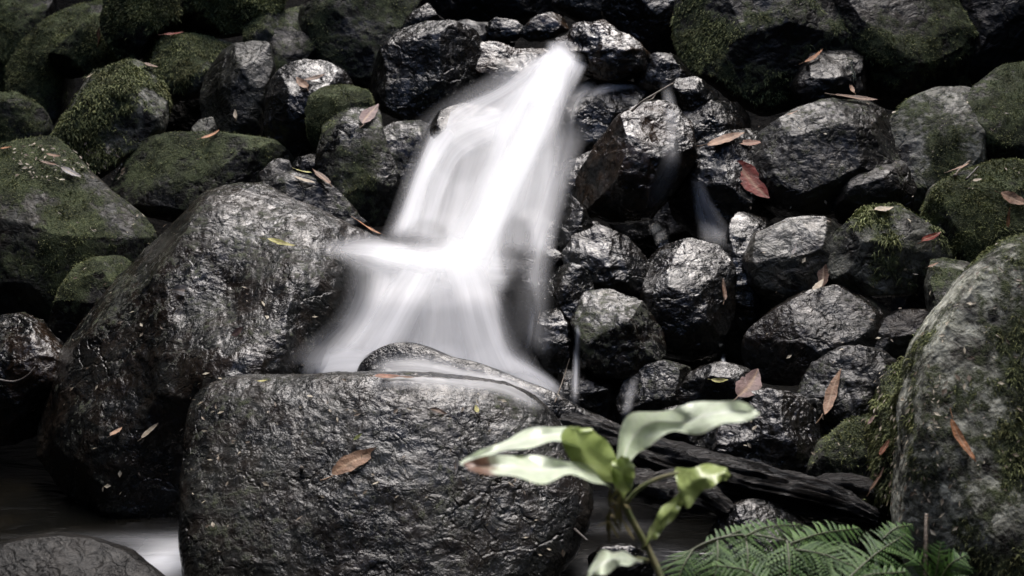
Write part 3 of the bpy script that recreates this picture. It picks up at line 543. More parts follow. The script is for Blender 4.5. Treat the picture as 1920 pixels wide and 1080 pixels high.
# mist on the right flank of the left boulder
sheet(wf, [(630,470,770,480,.4),(640,540,760,545,.65),(610,600,750,610,.65),(550,650,730,650,.7),(520,690,710,700,.7)], off=.03, edge=1.0, follow=True)
def trickle(label, *sheets, name='water_trickle'):
    o = empty(name, P((sheets[0][0][0]+sheets[0][0][2])/2, sheets[0][0][1], float(zat(zf, sheets[0][0][0], sheets[0][0][1]))))
    tag(o, label, 'water trickle', 'side trickles right of the waterfall')
    for q in sheets: sheet(o, q, off=.015, edge=.95, follow=True, name='thread', ends=(.2,.3), rows=50, cols=14)
trickle('thin straight jet of white water dropping between two wet rocks beside the lower fall', [(1076,605,1090,609,.7),(1075,640,1090,642,.6),(1070,700,1089,702,.5),(1062,780,1090,782,.3)], [(1080,600,1087,604,.6),(1078,650,1085,650,.8),(1076,700,1084,700,.5),(1072,770,1082,770,.5)])
trickle('faint pale wisp of water in the black hollow below the streaming rock', [(1200,400,1225,402,.15),(1222,440,1255,442,.38),(1230,480,1262,480,.2)], [(1205,405,1218,408,.2),(1226,450,1242,450,.3),(1234,480,1250,480,.15)])
trickle('broader smoky wisp of water falling left of the tall black shiny rock', [(1292,330,1322,330,.25),(1296,380,1340,380,.45),(1305,430,1372,430,.38),(1310,475,1385,475,.15)], [(1296,350,1312,350,.35),(1302,400,1325,400,.4),(1312,450,1345,450,.2)])
trickle('tiny forked dribble of water under the loaf shaped stone', [(1346,640,1366,640,.5),(1350,662,1362,662,.55),(1352,690,1360,690,.5)])
trickle('rippled film of water sliding down the right side of the streaming wet rock', [(1232,150,1262,155,.25),(1240,195,1272,200,.22),(1240,240,1276,250,.18),(1235,300,1280,310,.16),(1205,360,1252,370,.14),(1175,395,1215,405,.08)])
trickle('grey film of water creeping over the lip of the black rock under the silver rock', [(1120,150,1125,165,.1),(1090,152,1100,190,.30),(1068,180,1085,215,.35),(1050,230,1078,260,.25),(1040,300,1085,300,.15)], [(1205,160,1200,168,.1),(1160,152,1160,172,.25),(1120,158,1125,182,.25),(1090,180,1100,200,.15)])
trickle('smoky veil of water in the dark pocket right of the small lower jet', [(1180,700,1205,700,.1),(1168,750,1192,750,.28),(1155,800,1185,800,.2)])
trickle('slim grey thread of water beside the smooth rock at the right of the lower fall', [(992,560,1010,560,.3),(986,620,1002,620,.5),(980,672,998,672,.4)])
# ------------------------------------------------------------------ fallen leaves
def leaf_material():
    s = N('dead_leaf'); a = s.n('ObjectInfo'); ac = s.attr('rib'); dk = s.noise(60, 4, .65)
    c = s.mix(s.ramp(dk, .30, .62), s.mix(.6, a.outputs['Color'], (.03, .018, .010)), a.outputs['Color'])
    c = s.mix(s.math('MULTIPLY', ac, .55), c, (.42, .30, .20))
    s.bsdf(Base_Color=c, Roughness=.6, Specular_IOR_Level=.3, Normal=s.bump(dk, .004)); return s.m
LEAF = leaf_material()
def leaf_geo(L, W, curl, fold, seed, stem=.22, nu=26, nv=9, wave=.04, asym=0.0):
    rg = np.random.default_rng(seed); t = np.linspace(0, 1, nu); s_ = np.linspace(-1, 1, nv)
    prof = np.sin(np.pi*np.clip(t, 0, 1)**.85)**.80*(1-.25*t); prof = prof/prof.max(); prof[0] = prof[-1] = .03
    T, S_ = np.meshgrid(t, s_, indexing='ij'); hw = W/2*prof[:, None]
    ph = rg.uniform(0, 6, 3)
    x = T*L; y = S_*hw*(1+.06*np.sin(T*23+ph[0]))+L*.05*np.sin(T*3+ph[1])
    z = curl*L*(np.sin(T*math.pi)*-.5+T*.3*math.sin(ph[2]))+fold*np.abs(S_)*hw*1.0+wave*L*np.sin(T*9+ph[0])*.3*S_+.004
    rib = np.exp(-(S_/.16)**2)*np.ones_like(T)
    k = (np.arange(nu-1)[:, None]*nv+np.arange(nv-1)[None, :]).ravel(); F = np.stack([k, k+nv, k+nv+1, k+1], -1)
    V = np.stack([x, y, z], -1).reshape(-1, 3); rib = rib.ravel()
    # petiole
    m = 5; q = np.linspace(0, 1, m); b = len(V); sx = -q*L*stem; sy = L*.04*q**2; r_ = .012*L
    pv = []
    for j in range(m): pv += [(sx[j], sy[j]-r_, .004), (sx[j], sy[j]+r_, .004), (sx[j], sy[j], .004+r_*1.6)]
    pf = []
    for j in range(m-1):
        for e in range(3): pf.append((b+j*3+e, b+j*3+(e+1) % 3, b+j*3+3+(e+1) % 3, b+j*3+3+e))
    return np.vstack([V, pv]), np.vstack([F, pf]), np.concatenate([rib, np.ones(len(pv))*.6])
COL = {k: tuple(c*.9 for c in v) for k, v in dict(tan=(.32,.19,.12), rust=(.24,.10,.06), red=(.20,.022,.012), brown=(.12,.065,.042), pale=(.42,.36,.27), orange=(.40,.17,.07), green=(.22,.28,.07), yellow=(.48,.46,.16), grey=(.30,.29,.29), mauve=(.20,.13,.12), dark=(.06,.035,.026)).items()}
def fallen_leaf(label, px, py, Lpx, ang, wr, col, curl=.08, fold=.16, lift=.006, name='fallen_leaf', cat='fallen leaf'):
    p, n = surf(px, py); d = (p-CAM)@FWD; L = Lpx/FPX*d*1.05
    a = R(ang); di = math.cos(a)*RIGHT+math.sin(a)*UP; di = di-n*(di@n); sc = np.linalg.norm(di); di /= sc; sd_ = np.cross(n, di)
    sd2 = min(1/max(sc, .4), 1.6); L *= sd2
    V, F, rib = leaf_geo(L, L*wr, curl, fold, int(px*7+py))
    V[:, 0] -= L*.5
    w_ = p+n*lift+V[:, :1]*di+V[:, 1:2]*sd_+V[:, 2:3]*n
    o = np_mesh(name, w_, F, LEAF, attrs=dict(rib=rib), origin=p); o.color = (*COL[col], 1)
    tag(o, label, cat, 'fallen leaves lying on the rocks'); return o
for a in (
 ('brown lance shaped leaf lying alone on the middle of the front boulder', 668,868,92,38,.27,'tan'),
 ('wide dark red leaf pointing down right, beside the large pale grey boulder', 1410,342,88,-54,.42,'red'),
 ('long tan leaf lying uphill left of the wide dark red leaf', 1362,266,76,34,.26,'tan'),
 ('orange-brown leaf lying level just above the wide red leaf', 1408,273,48,2,.32,'rust'),
 ('pale folded leaf hanging in the gap left of the round black boulder', 693,220,50,68,.30,'mauve'),
 ('yellow shrivelled leaf strip on the crown of the wide wet boulder', 530,460,58,-24,.16,'yellow'),
 ('slim green leaf standing out on the dark face of the wide wet boulder', 348,633,40,70,.34,'green'),
 ('small silvery leaf lying level on the wide wet boulder', 347,550,44,4,.30,'grey'),
 ('beige torn leaf low on the wide wet boulder above the pool', 286,812,36,62,.30,'pale'),
 ('tiny brown leaf lowest on the wide wet boulder', 219,816,18,75,.38,'tan'),
 ('curled rusty leaf on the top edge of the front boulder', 727,714,44,14,.40,'rust'),
 ('thin brown leaf beside the curled rusty one on the top edge of the front boulder', 760,715,42,8,.18,'brown'),
 ('broad mauve-brown leaf leaning above the glossy rock by the log', 1400,723,62,62,.45,'mauve'),
 ('long twisted tan leaf hanging down the dark scarred rock', 1563,738,88,74,.20,'tan'),
 ('red-brown folded leaf standing in the crack left of the feathery moss stone', 1545,515,52,88,.34,'brown'),
 ('small cream leaf scrap under the red-brown folded leaf', 1534,540,26,70,.34,'pale'),
 ('narrow tan leaf stuck on the small black stone under the moss draped boulders', 1526,110,44,50,.18,'orange'),
 ('long dark brown leaf lying on the crest of the large pale grey boulder', 1608,190,84,4,.20,'brown'),
 ('tiny leaf tip standing in the black gap under the top right boulders', 1595,170,22,92,.28,'tan'),
 ('short leaf on the left shoulder of the large pale grey boulder', 1488,218,22,40,.24,'tan'),
 ('rust orange leaf on the side of a mossy boulder in the upper left', 190,70,38,84,.34,'rust'),
 ('thin red-brown leaf between the two upper left top row boulders', 326,68,32,34,.18,'red'),
 ('curled brown leaf on the pale crown of the shaggy mossy boulder', 281,128,22,10,.5,'brown'),
 ('tiny cream sliver standing on the shaggy mossy boulder', 173,147,18,70,.24,'pale'),
 ('tan cupped leaf on the black glossy stone, left of its neighbour', 568,160,30,120,.42,'tan'),
 ('dark leaf on top of the black glossy stone', 592,150,40,30,.28,'brown'),
 ('pale leaf chip on the face of the dark smooth upright stone', 443,218,18,100,.32,'pale'),
 ('orange leaf blade poking up beside the little pointed grey stone', 395,258,28,60,.20,'orange'),
 ('long thin tan leaf trailing on the face of the giant lower right boulder', 1806,830,78,-72,.16,'orange'),
 ('tan leaf slung on the fallen log behind the sapling', 1275,856,62,-18,.20,'tan'),
 ('pale green leaf lying on the fallen log', 1393,887,34,-10,.24,'pale'),
 ('orange leaf flat on the fallen log', 1485,906,48,-6,.20,'orange'),
 ('red-brown leaf curled behind the orange one on the fallen log', 1455,892,34,-20,.40,'brown'),
 ('short brick red leaf at the right of the leaves on the fallen log', 1492,902,24,4,.45,'rust'),
 ('brown leaf tucked between the weedy stone and the mossy flank', 1667,842,30,35,.50,'rust'),
 ('pinkish leaf tip above the weedy stone', 1642,790,24,40,.55,'mauve'),
 ('long brown leaf hanging in the crease beside the mossy flank', 1652,900,52,70,.20,'brown'),
 ('orange-brown strip lying where the shelf water meets the wide wet boulder', 692,434,56,-22,.14,'orange'),
 ('cream leaf on the rear hump of rock beside a brown one', 572,343,42,-28,.24,'pale'),
 ('upright brown leaf scrap behind the rear hump of rock', 600,338,40,96,.26,'brown'),
 ('lime green leaf scrap on the back corner of the rear hump of rock', 570,328,32,-12,.16,'yellow'),
 ('dry tan leaf highest of the litter on the huge smooth left boulder', 100,296,24,8,.26,'tan'),
 ('brown leaf in the middle of the litter on the huge smooth left boulder', 92,312,32,-14,.22,'brown'),
 ('pale grey leaf lowest of the litter on the huge smooth left boulder', 132,328,38,-12,.40,'grey'),
 ('small orange leaf near the left edge on top of the huge smooth boulder', 13,284,18,30,.34,'orange'),
 ('curled cream leaf sitting on top of the feathery moss stone', 1657,398,34,24,.55,'pale'),
 ('dark red leaf wedged right of the feathery moss stone', 1742,448,44,40,.22,'red'),
 ('thin curved orange leaf on the bare tan patch at the right edge', 1890,410,42,76,.14,'orange'),
 ('rolled tan leaf on the square moss covered boulder by the right edge', 1902,376,50,-28,.42,'tan'),
 ('tan stick-like leaf in the gap above the square moss covered boulder', 1802,320,40,50,.16,'tan'),
 ('small pale leaf on the crest of the square moss covered boulder', 1832,344,18,20,.4,'pale'),
 ('faded pinkish leaf patch on the lobe of the wide wet boulder', 452,622,28,20,.45,'mauve'),
 ('pale yellow leaf lying on the small wet dome', 1350,715,30,-4,.26,'yellow'),
 ('thin grey leaf stuck on the front boulder just left of the sapling leaf tip', 856,880,34,86,.36,'grey'),
 ('dark leaf near the upper right of the front boulder', 822,777,32,-16,.34,'dark'),
 ('tiny yellow seed leaf near the upper right of the front boulder', 892,773,13,100,.5,'yellow'),
 ('small green leaf above the lone brown leaf on the front boulder', 672,822,18,50,.32,'green'),
 ('yellow leaf chip on the top left rim of the front boulder', 494,722,20,-4,.26,'yellow'),
 ('small pale leaf low on the right of the front boulder', 854,982,22,84,.32,'grey'),
 ('small tan leaf right of the foot of the thin jet', 1155,816,22,0,.3,'tan'),
 ('dusty leaf edge at the right of the feathery moss stone', 1752,503,20,20,.3,'tan'),
 ('thin brown leaf clinging to the tall black shiny rock', 1354,545,40,74,.18,'brown'),
 ('small leaf sliver on the smooth grey round stone', 1488,472,24,76,.24,'grey'),
): fallen_leaf(*a)
# ------------------------------------------------------------------ twigs, log
def tube(pts, rad, nseg=10, rough=0.0, seed=1, flat=1.0, n=40, ridge=0):
    p = catmull([q for q in pts], n); r = np.interp(np.linspace(0, 1, n), np.linspace(0, 1, len(rad)), rad)
    t = np.gradient(p, axis=0); t /= np.linalg.norm(t, axis=1, keepdims=True)
    s_ = np.cross(t, [0, 0, 1.0]); s_ /= np.linalg.norm(s_, axis=1, keepdims=True)+1e-9; u_ = np.cross(s_, t)
    a = np.linspace(0, 2*math.pi, nseg, endpoint=False)
    V = p[:, None]+r[:, None, None]*(np.cos(a)[None, :, None]*s_[:, None]+flat*np.sin(a)[None, :, None]*u_[:, None])
    V = V.reshape(-1, 3)
    if rough: 
        c = np.repeat(p, nseg, 0); o = V-c; ang = np.tile(a, n); al = np.repeat(np.linspace(0, 1, n), nseg)
        nz = fbm(np.stack([np.cos(ang)*2.2, np.sin(ang)*2.2, al*4+seed], -1), 4)+(ridge*ridged(np.stack([np.cos(ang)*8, np.sin(ang)*8, al*5+seed], -1), 4) if ridge else 0)
        V = c+o*(1+rough*nz)[:, None]
    F = []
    for i in range(n-1):
        for j in range(nseg): k = i*nseg; F.append((k+j, k+(j+1) % nseg, k+nseg+(j+1) % nseg, k+nseg+j))
    b = len(V); V = np.vstack([V, p[0], p[-1]])
    for j in range(nseg): F.append((b, (j+1) % nseg, j, b)); k = (n-1)*nseg; F.append((b+1, k+j, k+(j+1) % nseg, b+1))
    return V, F
def tri_quads(F): return [f if f[0] != f[3] else f[:3] for f in F]
def py_mesh(name, V, F, mat, parent=None, origin=None, smooth=True, attrs=None):
    V = np.asarray(V); o0 = np.array(parent.location) if parent else (V.mean(0) if origin is None else np.array(origin))
    me = bpy.data.meshes.new(name); me.from_pydata([tuple(x) for x in V-o0], [], [tuple(int(i) for i in f) for f in tri_quads(F)])
    me.polygons.foreach_set('use_smooth', [smooth]*len(me.polygons)); me.materials.append(mat)
    for an, av in (attrs or {}).items():
        a = me.attributes.new(an, 'FLOAT', 'POINT'); a.data.foreach_set('value', np.asarray(av, np.float32))
    o = bpy.data.objects.new(name, me); C.objects.link(o)
    if parent: o.parent = parent
    else: o.location = o0
    return o
def bark_material(name, c1, c2, rough, bump, sc=1.0):
    s = N(name); m = s.n('Mapping', i_Scale=(9*sc, 60*sc, 60*sc), i_Rotation=(0, 0, R(-8))); s.set(m.inputs[0], s.obj())
    f = s.noise(1, 8, .68, .5, vec=m.outputs[0])
    s.bsdf(Base_Color=s.mix(s.ramp(f, .35, .65), c1, c2), Roughness=rough, Normal=s.bump(s.math('ADD', f, s.math('MULTIPLY', s.noise(90, 5, .7), .3)), bump, 1.0)); return s.m
LOGM = bark_material('wet_log_bark', (.004, .0035, .0035), (.020, .016, .014), .42, .05)
TWIG = bark_material('twig_bark', (.05, .035, .025), (.20, .16, .12), .5, .002, 6)
lg = empty('fallen_log', P(1400, 900, 2.58)); tag(lg, 'black waterlogged fallen log lying slantwise behind the sapling at lower right', 'log')
V, F = tube([P(1060,800,2.78), P(1180,840,2.70), P(1290,882,2.62), P(1420,912,2.58), P(1540,938,2.56), P(1640,975,2.56)], [.030,.036,.046,.042,.040,.020], 90, .34, 3, .85, 260, .9); py_mesh('trunk', V, F, LOGM, lg)
V, F = tube([P(1170,898,2.62), P(1240,915,2.58), P(1310,925,2.55), P(1372,960,2.52)], [.030,.036,.034,.014], 30, .45, 9, .8, 80, .55); py_mesh('branch_stub', V, F, LOGM, lg)
V, F = tube([P(1500,925,2.62), P(1560,908,2.60), P(1630,915,2.60), P(1665,930,2.60)], [.020,.026,.022,.010], 24, .4, 5, .8, 60, .5); py_mesh('broken_bark', V, F, LOGM, lg)
def twig(label, pts, r0=.0025, r1=.001, mat=None, name='twig', sides=()):
    pp = [P(x, y, d if d else float(zat(zf, x, y))-.012) for x, y, d in pts]
    if not sides:
        V, F = tube(pp, [r0, r1], 7, .2, 2, n=30); o = py_mesh(name, V, F, mat or TWIG); tag(o, label, 'twig'); return o
    V, F = tube(pp, [r0, r1], 7, .2, 2, n=30); root = py_mesh(name, V, F, mat or TWIG); tag(root, label, 'twig')
    for sp in sides:
        V, F = tube([P(x, y, d if d else float(zat(zf, x, y))-.012) for x, y, d in sp], [r1*1.2, r1*.5], 6, .1, 3, n=14)
        py_mesh('side_shoot', V, F, mat or TWIG, root)
    return root
DTW = bark_material('dark_twig_bark', (.02, .016, .014), (.07, .055, .045), .35, .002, 6)
twig('bent grey twig bridging the gap below the small glossy rocks, right of the upper fall', [(1184,209,3.22),(1205,190,3.22),(1228,176,3.23),(1262,156,3.26)], .003, .0018, sides=[[(1205,190,3.22),(1222,186,3.24),(1232,172,3.26)]])
twig('dark stick poking out of the water at the right foot of the front boulder', [(1062,978,2.55),(1080,995,2.5),(1102,1014,2.45)], .004, .002, DTW)
twig('upright bare grey stick in front of the small fern at the lower right', [(1737,964,2.12),(1736,1010,2.10),(1735,1100,2.08)], .0028, .0035)
twig('dry grass stalk forked beside the foot of the lower fall', [(1040,755,0),(1058,705,0),(1068,672,0)], .0016, .0008, sides=[[(1050,725,0),(1062,712,0),(1078,700,0)]])
twig('thin red-brown stalk hanging beside the smooth rock at the right of the lower fall', [(1022,560,0),(1014,580,0),(1008,608,0)], .002, .001)
twig('stubby grey stick lying on the left of the front boulder', [(556,858,0),(560,868,0),(566,878,0)], .005, .004)
twig('long dark twig lying on the twiggy ledge at the left edge', [(-10,712,0),(25,716,0),(50,706,0),(66,688,0)], .004, .002, DTW)
twig('grey stub of stick in the litter pocket above the square moss covered boulder', [(1790,330,0),(1800,318,0),(1818,302,0)], .004, .003)
twig('second shorter stick in the litter pocket above the square moss covered boulder', [(1812,336,0),(1822,326,0),(1834,312,0)], .003, .002, DTW)
LICH = N('lichen'); LICH.bsdf(Base_Color=(.40, .42, .32), Roughness=.8); LICH = LICH.m
lz = float(zat(zf, 1596, 120))-.02
twig('wisp of pale beard lichen hanging under the top right boulders', [(1596,112,lz),(1598,128,lz),(1603,140,lz),(1605,152,lz)], .0015, .0008, LICH, name='beard_lichen',
     sides=[[(1596,112+i*5,lz),(1590+rng.uniform(-4,14),108+i*6,lz-.01),(1590+rng.uniform(-6,22),114+i*6+rng.uniform(-8,8),lz-.01)] for i in range(7)])
def litter(name, n, regions, mat, lmin, lmax, lbl=None):
    VV = []; FF = []; b = 0
    for i in range(n):
        x0, y0, x1, y1 = regions[rng.integers(len(regions))]; px, py = rng.uniform(x0, x1), rng.uniform(y0, y1)
        p, nn = surf(px, py)
        if (p-CAM)@FWD > 3.8: continue
        a = rng.uniform(0, 6.28); di = math.cos(a)*RIGHT+math.sin(a)*UP; di -= nn*(di@nn); di /= np.linalg.norm(di); sd_ = np.cross(nn, di)
        L = rng.uniform(lmin, lmax); w_ = L*rng.uniform(.08, .3); p = p+nn*.004
        VV += [p-di*L/2, p+sd_*w_+nn*L*.12, p+di*L/2, p-sd_*w_, ]; FF.append((b, b+1, b+2, b+3)); b += 4
    o = np_mesh(name, np.array(VV), np.array(FF), mat, smooth=False); tag(o, kind='stuff'); return o
LM = N('litter_crumbs'); LM.bsdf(Base_Color=LM.mix(LM.ramp(LM.noise(40, 3), .4, .6), (.10, .07, .045), (.36, .32, .24)), Roughness=.6); LM = LM.m
BIG = [(380,730,1060,1050), (100,400,680,950)]
litter('leaf_crumbs', 800, BIG+[(1650,500,1920,1000),(20,270,240,340),(1380,190,1920,1000),(1640,700,1760,1000)], LM, .004, .016)
# ------------------------------------------------------------------ foreground sapling
def sap_material(name, top, under, rough):
    s = N(name); g = s.n('NewGeometry'); rib = s.attr('rib'); br = s.attr('brown')
    v = s.noise(38, 4, .6)
    t = s.mix(s.ramp(v, .3, .7), top, tuple(c*1.35 for c in top)); t = s.mix(s.math('MULTIPLY', rib, .5), t, tuple(min(1, c*2.0) for c in top))
    c = s.mix(g.outputs['Backfacing'], t, under)
    c = s.mix(s.ramp(s.math('ADD', br, s.math('MULTIPLY', s.math('SUBTRACT', s.noise(80, 4, .7), .5), .6)), .4, .62), c, (.22, .13, .09))
    c = s.mix(s.ramp(s.noise(120, 3, .6), .70, .76), c, (.10, .07, .03))
    b = s.n('BsdfPrincipled', i_Base_Color=c, i_Roughness=rough, i_Normal=s.bump(v, .006), i_Specular_IOR_Level=.6, i_Coat_Weight=.35, i_Coat_Roughness=.3)
    tl = s.n('BsdfTranslucent', i_Color=c); mx = s.n('MixShader', i_0=.28, i_1=b.outputs[0], i_2=tl.outputs[0])
    s.t.links.new(mx.outputs[0], s.out.inputs[0]); return s.m
SAP = sap_material('sapling_leaf', (.58, .66, .50), (.34, .42, .15), .34)
STEM = N('sapling_stem'); STEM.bsdf(Base_Color=STEM.mix(STEM.ramp(STEM.noise(50, 4), .35, .65), (.13, .16, .07), (.24, .22, .12)), Roughness=.5); STEM = STEM.m
def broad_leaf(parent, left, right, depths, wave=.012, brown=0.0, mat=None, name='leaf', nu=44, nv=15, fold=.02, droop=0.0):
    """left/right: matching points down the two margins of the blade; the midrib runs between them"""
    Lm = catmull([(*p, 0) for p in left], nu); Rm = catmull([(*p, 0) for p in right], nu)
    dd = np.interp(np.linspace(0, 1, nu), np.linspace(0, 1, len(depths)), [d[0] for d in depths]); de = np.interp(np.linspace(0, 1, nu), np.linspace(0, 1, len(depths)), [d[1] for d in depths])
    u = np.linspace(0, 1, nv)[None]; t = np.linspace(0, 1, nu)[:, None]
    px = Lm[:, :1]*(1-u)+Rm[:, :1]*u; py = Lm[:, 1:2]*(1-u)+Rm[:, 1:2]*u
    py = py+3*np.sin(t*19+u*3)*(np.abs(u-.5)*2)**2
    dep = dd[:, None]*(1-u)+de[:, None]*u+fold*(1-np.abs(2*u-1))+wave*np.sin(t*15+1)*(2*u-1)
    V = P(px, py, dep).reshape(-1, 3)
    k = (np.arange(nu-1)[:, None]*nv+np.arange(nv-1)[None, :]).ravel(); F = np.stack([k, k+1, k+nv+1, k+nv], -1)
    n0 = np.cross(V[F[len(F)//2, 1]]-V[F[len(F)//2, 0]], V[F[len(F)//2, 3]]-V[F[len(F)//2, 0]])
    if n0[2] < 0: F = F[:, ::-1]
    vein = .5*np.exp(-((((t*9-np.abs(u-.5)*3) % 1)-.5)/.12)**2)
    rib = np.maximum(np.exp(-((u-.5)/.035)**2)*np.ones_like(t), vein*np.ones_like(u))
    bro = brown*sstep(.62, 1.0, t)*np.ones_like(u)
    return child_mesh(name, V, F, mat or SAP, parent, attrs=dict(rib=rib.ravel(), brown=bro.ravel()))
sp = empty('sapling', P(1235, 1120, 1.72)); tag(sp, 'young green sapling with broad waxy leaves, blurred in the near foreground', 'plant')
V, F = tube([P(1262,1190,1.70), P(1245,1100,1.72), P(1215,1030,1.74), P(1190,985,1.74), P(1170,945,1.74), P(1158,905,1.74), P(1156,885,1.74)], [.0048,.0045,.004,.0042,.005,.003], 10, .12, 2, n=50); py_mesh('stem', V, F, STEM, sp)
# two-sided margins given in picture coordinates, each with its own distance
broad_leaf(sp, [(1150,918),(1110,880),(1060,862),(1000,856),(940,852),(868,868)], [(1156,922),(1120,905),(1070,892),(1015,905),(950,893),(880,882)], [(1.74,1.72),(1.66,1.60),(1.60,1.52),(1.56,1.50)], wave=.018, brown=.75)
broad_leaf(sp, [(1140,880),(1090,815),(1040,798),(985,808),(930,832),(862,866)], [(1142,886),(1092,840),(1045,830),(990,838),(930,852),(866,872)], [(1.76,1.75),(1.74,1.66),(1.70,1.62),(1.66,1.60)], wave=.015)
broad_leaf(sp, [(1150,905),(1100,885),(1062,850),(1052,812),(1075,800)], [(1162,890),(1158,860),(1130,820),(1108,806),(1085,800)], [(1.74,1.74),(1.70,1.72),(1.66,1.68),(1.66,1.66)], fold=-.01)
broad_leaf(sp, [(1150,905),(1146,880),(1152,862),(1172,856)], [(1170,935),(1186,910),(1190,880),(1180,858)], [(1.73,1.72),(1.71,1.70),(1.70,1.70)], fold=-.01)
broad_leaf(sp, [(1156,860),(1165,800),(1195,772),(1260,768),(1320,752),(1380,752),(1424,774)], [(1180,868),(1205,845),(1250,812),(1300,815),(1340,800),(1385,792),(1424,776)], [(1.72,1.72),(1.66,1.60),(1.58,1.50),(1.52,1.46)], wave=.02)
broad_leaf(sp, [(1268,900),(1268,880),(1310,874),(1352,872),(1370,890)], [(1272,920),(1290,950),(1322,918),(1350,905),(1368,894)], [(1.72,1.70),(1.70,1.66),(1.70,1.68)], fold=-.012)
broad_leaf(sp, [(1208,1025),(1222,985),(1248,945),(1290,915)], [(1212,1022),(1238,1000),(1272,960),(1296,930)], [(1.74,1.73),(1.72,1.70),(1.70,1.70)], fold=-.01)
broad_leaf(sp, [(1205,1050),(1160,1034),(1120,1040),(1095,1095)], [(1205,1056),(1170,1060),(1130,1078),(1098,1098)], [(1.70,1.68),(1.64,1.60),(1.60,1.58)], fold=-.01)
for q in ([(1172,945,1.74),(1200,915,1.73),(1240,895,1.72),(1285,884,1.71)], [(1205,1030,1.74),(1222,1000,1.73),(1240,970,1.72)], [(1215,1052,1.72),(1195,1048,1.71),(1160,1050,1.69)], [(1160,930,1.74),(1158,905,1.74),(1165,870,1.73)]):
    V, F = tube([P(*x) for x in q], [.003, .0018], 8, .05, 3, n=24); py_mesh('leaf_stalk', V, F, STEM, sp)
RS = N('withered_shoot'); RS.bsdf(Base_Color=(.16, .13, .05), Roughness=.8); RS = RS.m
VV = []; FF = []; b = 0
for i in range(26):
    x0, y0 = rng.uniform(1140, 1172), rng.uniform(905, 985); p0 = P(x0, y0, 1.735); dv = rng.normal(size=3)*.006+np.array([0, 0, -.01])
    VV += [p0, p0+dv+[.002, 0, 0], p0+dv*2, p0+dv-[.003, 0, 0]]; FF.append((b, b+1, b+2, b+3)); b += 4
child_mesh('withered_bracts', np.array(VV), np.array(FF), RS, sp, smooth=False)
# ------------------------------------------------------------------ ferns
def fern_material():
    s = N('fern_frond'); v = s.attr('shade'); c = s.mix(v, (.022, .068, .012), (.095, .185, .040))
    b = s.n('BsdfPrincipled', i_Base_Color=c, i_Roughness=.5, i_Specular_IOR_Level=.28); tl = s.n('BsdfTranslucent', i_Color=c); mx = s.n('MixShader', i_0=.2, i_1=b.outputs[0], i_2=tl.outputs[0])
    s.t.links.new(mx.outputs[0], s.out.inputs[0]); return s.m
FERN = fern_material()
FST = N('fern_stalk'); FST.bsdf(Base_Color=(.06, .07, .03), Roughness=.45); FST = FST.m
def frond(parent, pts, half, npin=17, d0=0, name='frond', tilt=.35, seed=1):
    """pts (px,py,depth) along the rachis; half = pinna length in metres at the widest"""
    rg = np.random.default_rng(seed); n = 80; p = catmull([P(*q) for q in pts], n); t = np.gradient(p, axis=0); t /= np.linalg.norm(t, axis=1, keepdims=True)
    gap = np.linalg.norm(np.diff(p, axis=0), axis=1).sum()/npin
    VV = []; FF = []; SH = []; b = 0
    for i in range(npin):
        f = .06+.92*i/(npin-1); k = int(f*(n-1)); c = p[k]; T = t[k]
        up = np.array([0, -.45, .9]); sd0 = np.cross(T, up); sd0 /= np.linalg.norm(sd0); nn = np.cross(sd0, T)
        Lp = half*rg.uniform(.84, 1.1)*(math.sin(math.pi*min(1, .16+.84*(1-f)**.8*.62+.0))**.7 if f < 1 else .1)*(1-f**3*.75)
        for sg in (-1, 1):
            dr = sd0*sg*.86+T*(.50+.14*rg.normal())-nn*tilt*rg.uniform(.3, 1.7)*.6; dr /= np.linalg.norm(dr)
            fw = T-dr*(T@dr); fw /= np.linalg.norm(fw); m = 13; sh = np.clip(.5+.3*rg.normal(), 0, 1)
            for j in range(m):
                g = (j+.5)/m; q = c+dr*Lp*g-nn*Lp*tilt*g*g*.7; l2 = gap*.50*(1-g**1.5*.8)*(.75 if j == 0 else 1); w2 = Lp/m*.40
                for s2 in (-1, 1):
                    e = fw*s2*.88+dr*.5; e /= np.linalg.norm(e); s_ = np.cross(e, nn); s_ /= np.linalg.norm(s_); dn = -nn*l2*.14
                    a0, a1 = q-s_*w2*.9, q+s_*w2*.9
                    VV += [a0, a1, q+e*l2*.65+s_*w2*.8+dn*.5, q+e*l2+dn, q+e*l2*.65-s_*w2*.8+dn*.5]; FF += [(b, b+1, b+2), (b, b+2, b+4), (b+4, b+2, b+3)]; b += 5
                    SH += [np.clip(sh+.18*rg.normal(), 0, 1)]*5
    o = child_mesh(name, np.array(VV), np.array(FF), FERN, parent, attrs=dict(shade=SH), smooth=False)
    V, F = tube([P(*q) for q in pts], [.0016, .0006], 6, 0, 1, n=40)
    st = py_mesh('midrib', V-np.array(parent.location), F, FST, None, origin=(0, 0, 0)); st.parent = o; st.location = (0, 0, 0)
    return o
fe = empty('fern', P(1500, 1190, 2.0)); tag(fe, 'bright green lacy fern spreading along the bottom edge right of the sapling', 'fern')
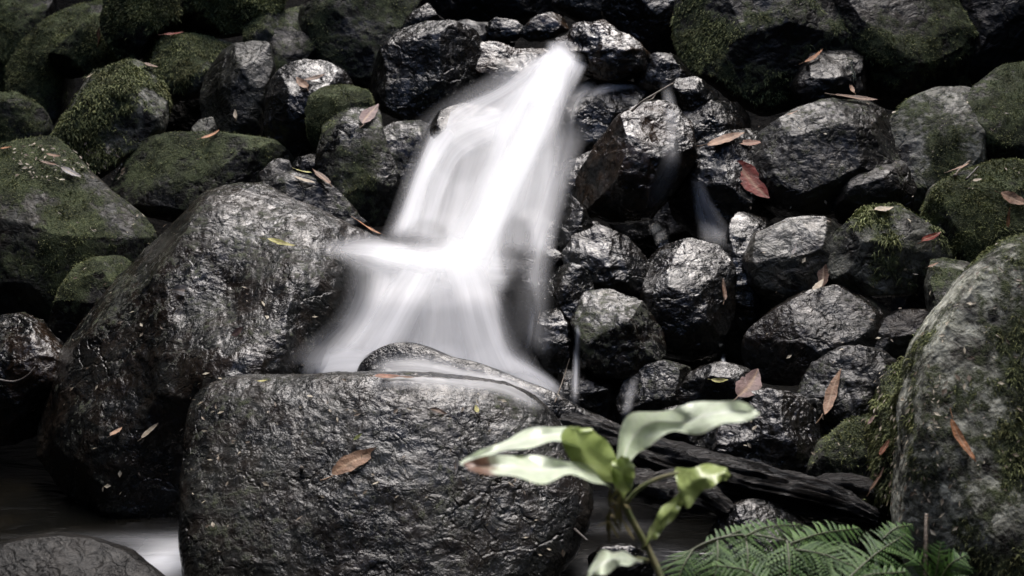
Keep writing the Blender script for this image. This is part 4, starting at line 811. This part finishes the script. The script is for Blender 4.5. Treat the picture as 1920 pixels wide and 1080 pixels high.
V, F = tube([P(1240,1075,2.04), P(1290,1036,2.05), P(1345,1010,2.06), P(1410,1003,2.07), P(1475,1014,2.06)], [.002,.0015], 7, 0, 1, n=40); py_mesh('main_stalk', V, F, FST, fe)
V, F = tube([P(1520,1200,2.0), P(1500,1120,2.02), P(1478,1060,2.04), P(1475,1014,2.06)], [.003,.002], 7, 0, 1, n=30); py_mesh('main_stalk', V, F, FST, fe)
for i, (q, h, npn) in enumerate((
   ([(1300,1030,2.05),(1282,1060,2.03),(1262,1110,2.01)], .045, 12), ([(1345,1012,2.06),(1345,1050,2.03),(1332,1120,2.0)], .055, 15), ([(1398,1005,2.07),(1402,1050,2.03),(1392,1130,1.99)], .060, 16),
   ([(1476,1014,2.06),(1480,1060,2.02),(1484,1150,1.97)], .085, 18), ([(1395,1006,2.06),(1440,988,2.09),(1502,984,2.12)], .045, 14), ([(1480,1020,2.06),(1540,1000,2.09),(1612,990,2.12)], .050, 16),
   ([(1490,1030,2.04),(1545,1040,2.03),(1620,1070,2.0)], .065, 16), ([(1590,1085,1.98),(1640,1040,2.02),(1700,1000,2.06)], .075, 17), ([(1320,1022,2.06),(1375,1000,2.08),(1410,985,2.1)], .034, 10),
   ([(1560,1110,1.97),(1620,1080,1.99),(1700,1072,2.0)], .065, 15), ([(1440,1100,1.98),(1400,1070,2.0),(1340,1060,2.0)], .05, 12), ([(1655,1010,2.05),(1680,990,2.06),(1712,984,2.08)], .028, 10))): frond(fe, q, h, int(npn*1.15), seed=i+3)
f2 = empty('small_fern', P(1750, 1130, 2.08)); tag(f2, 'small bluish fern with fingered fronds by the bare stick at lower right', 'fern')
for i, (q, h) in enumerate((([(1750,1110,2.07),(1758,1060,2.07),(1764,1018,2.08)], .040), ([(1755,1105,2.07),(1780,1060,2.06),(1812,1040,2.06)], .040), ([(1752,1100,2.07),(1728,1060,2.07),(1706,1035,2.08)], .034), ([(1756,1112,2.07),(1785,1090,2.05),(1815,1082,2.05)], .03))): frond(f2, q, h, 11, seed=30+i)
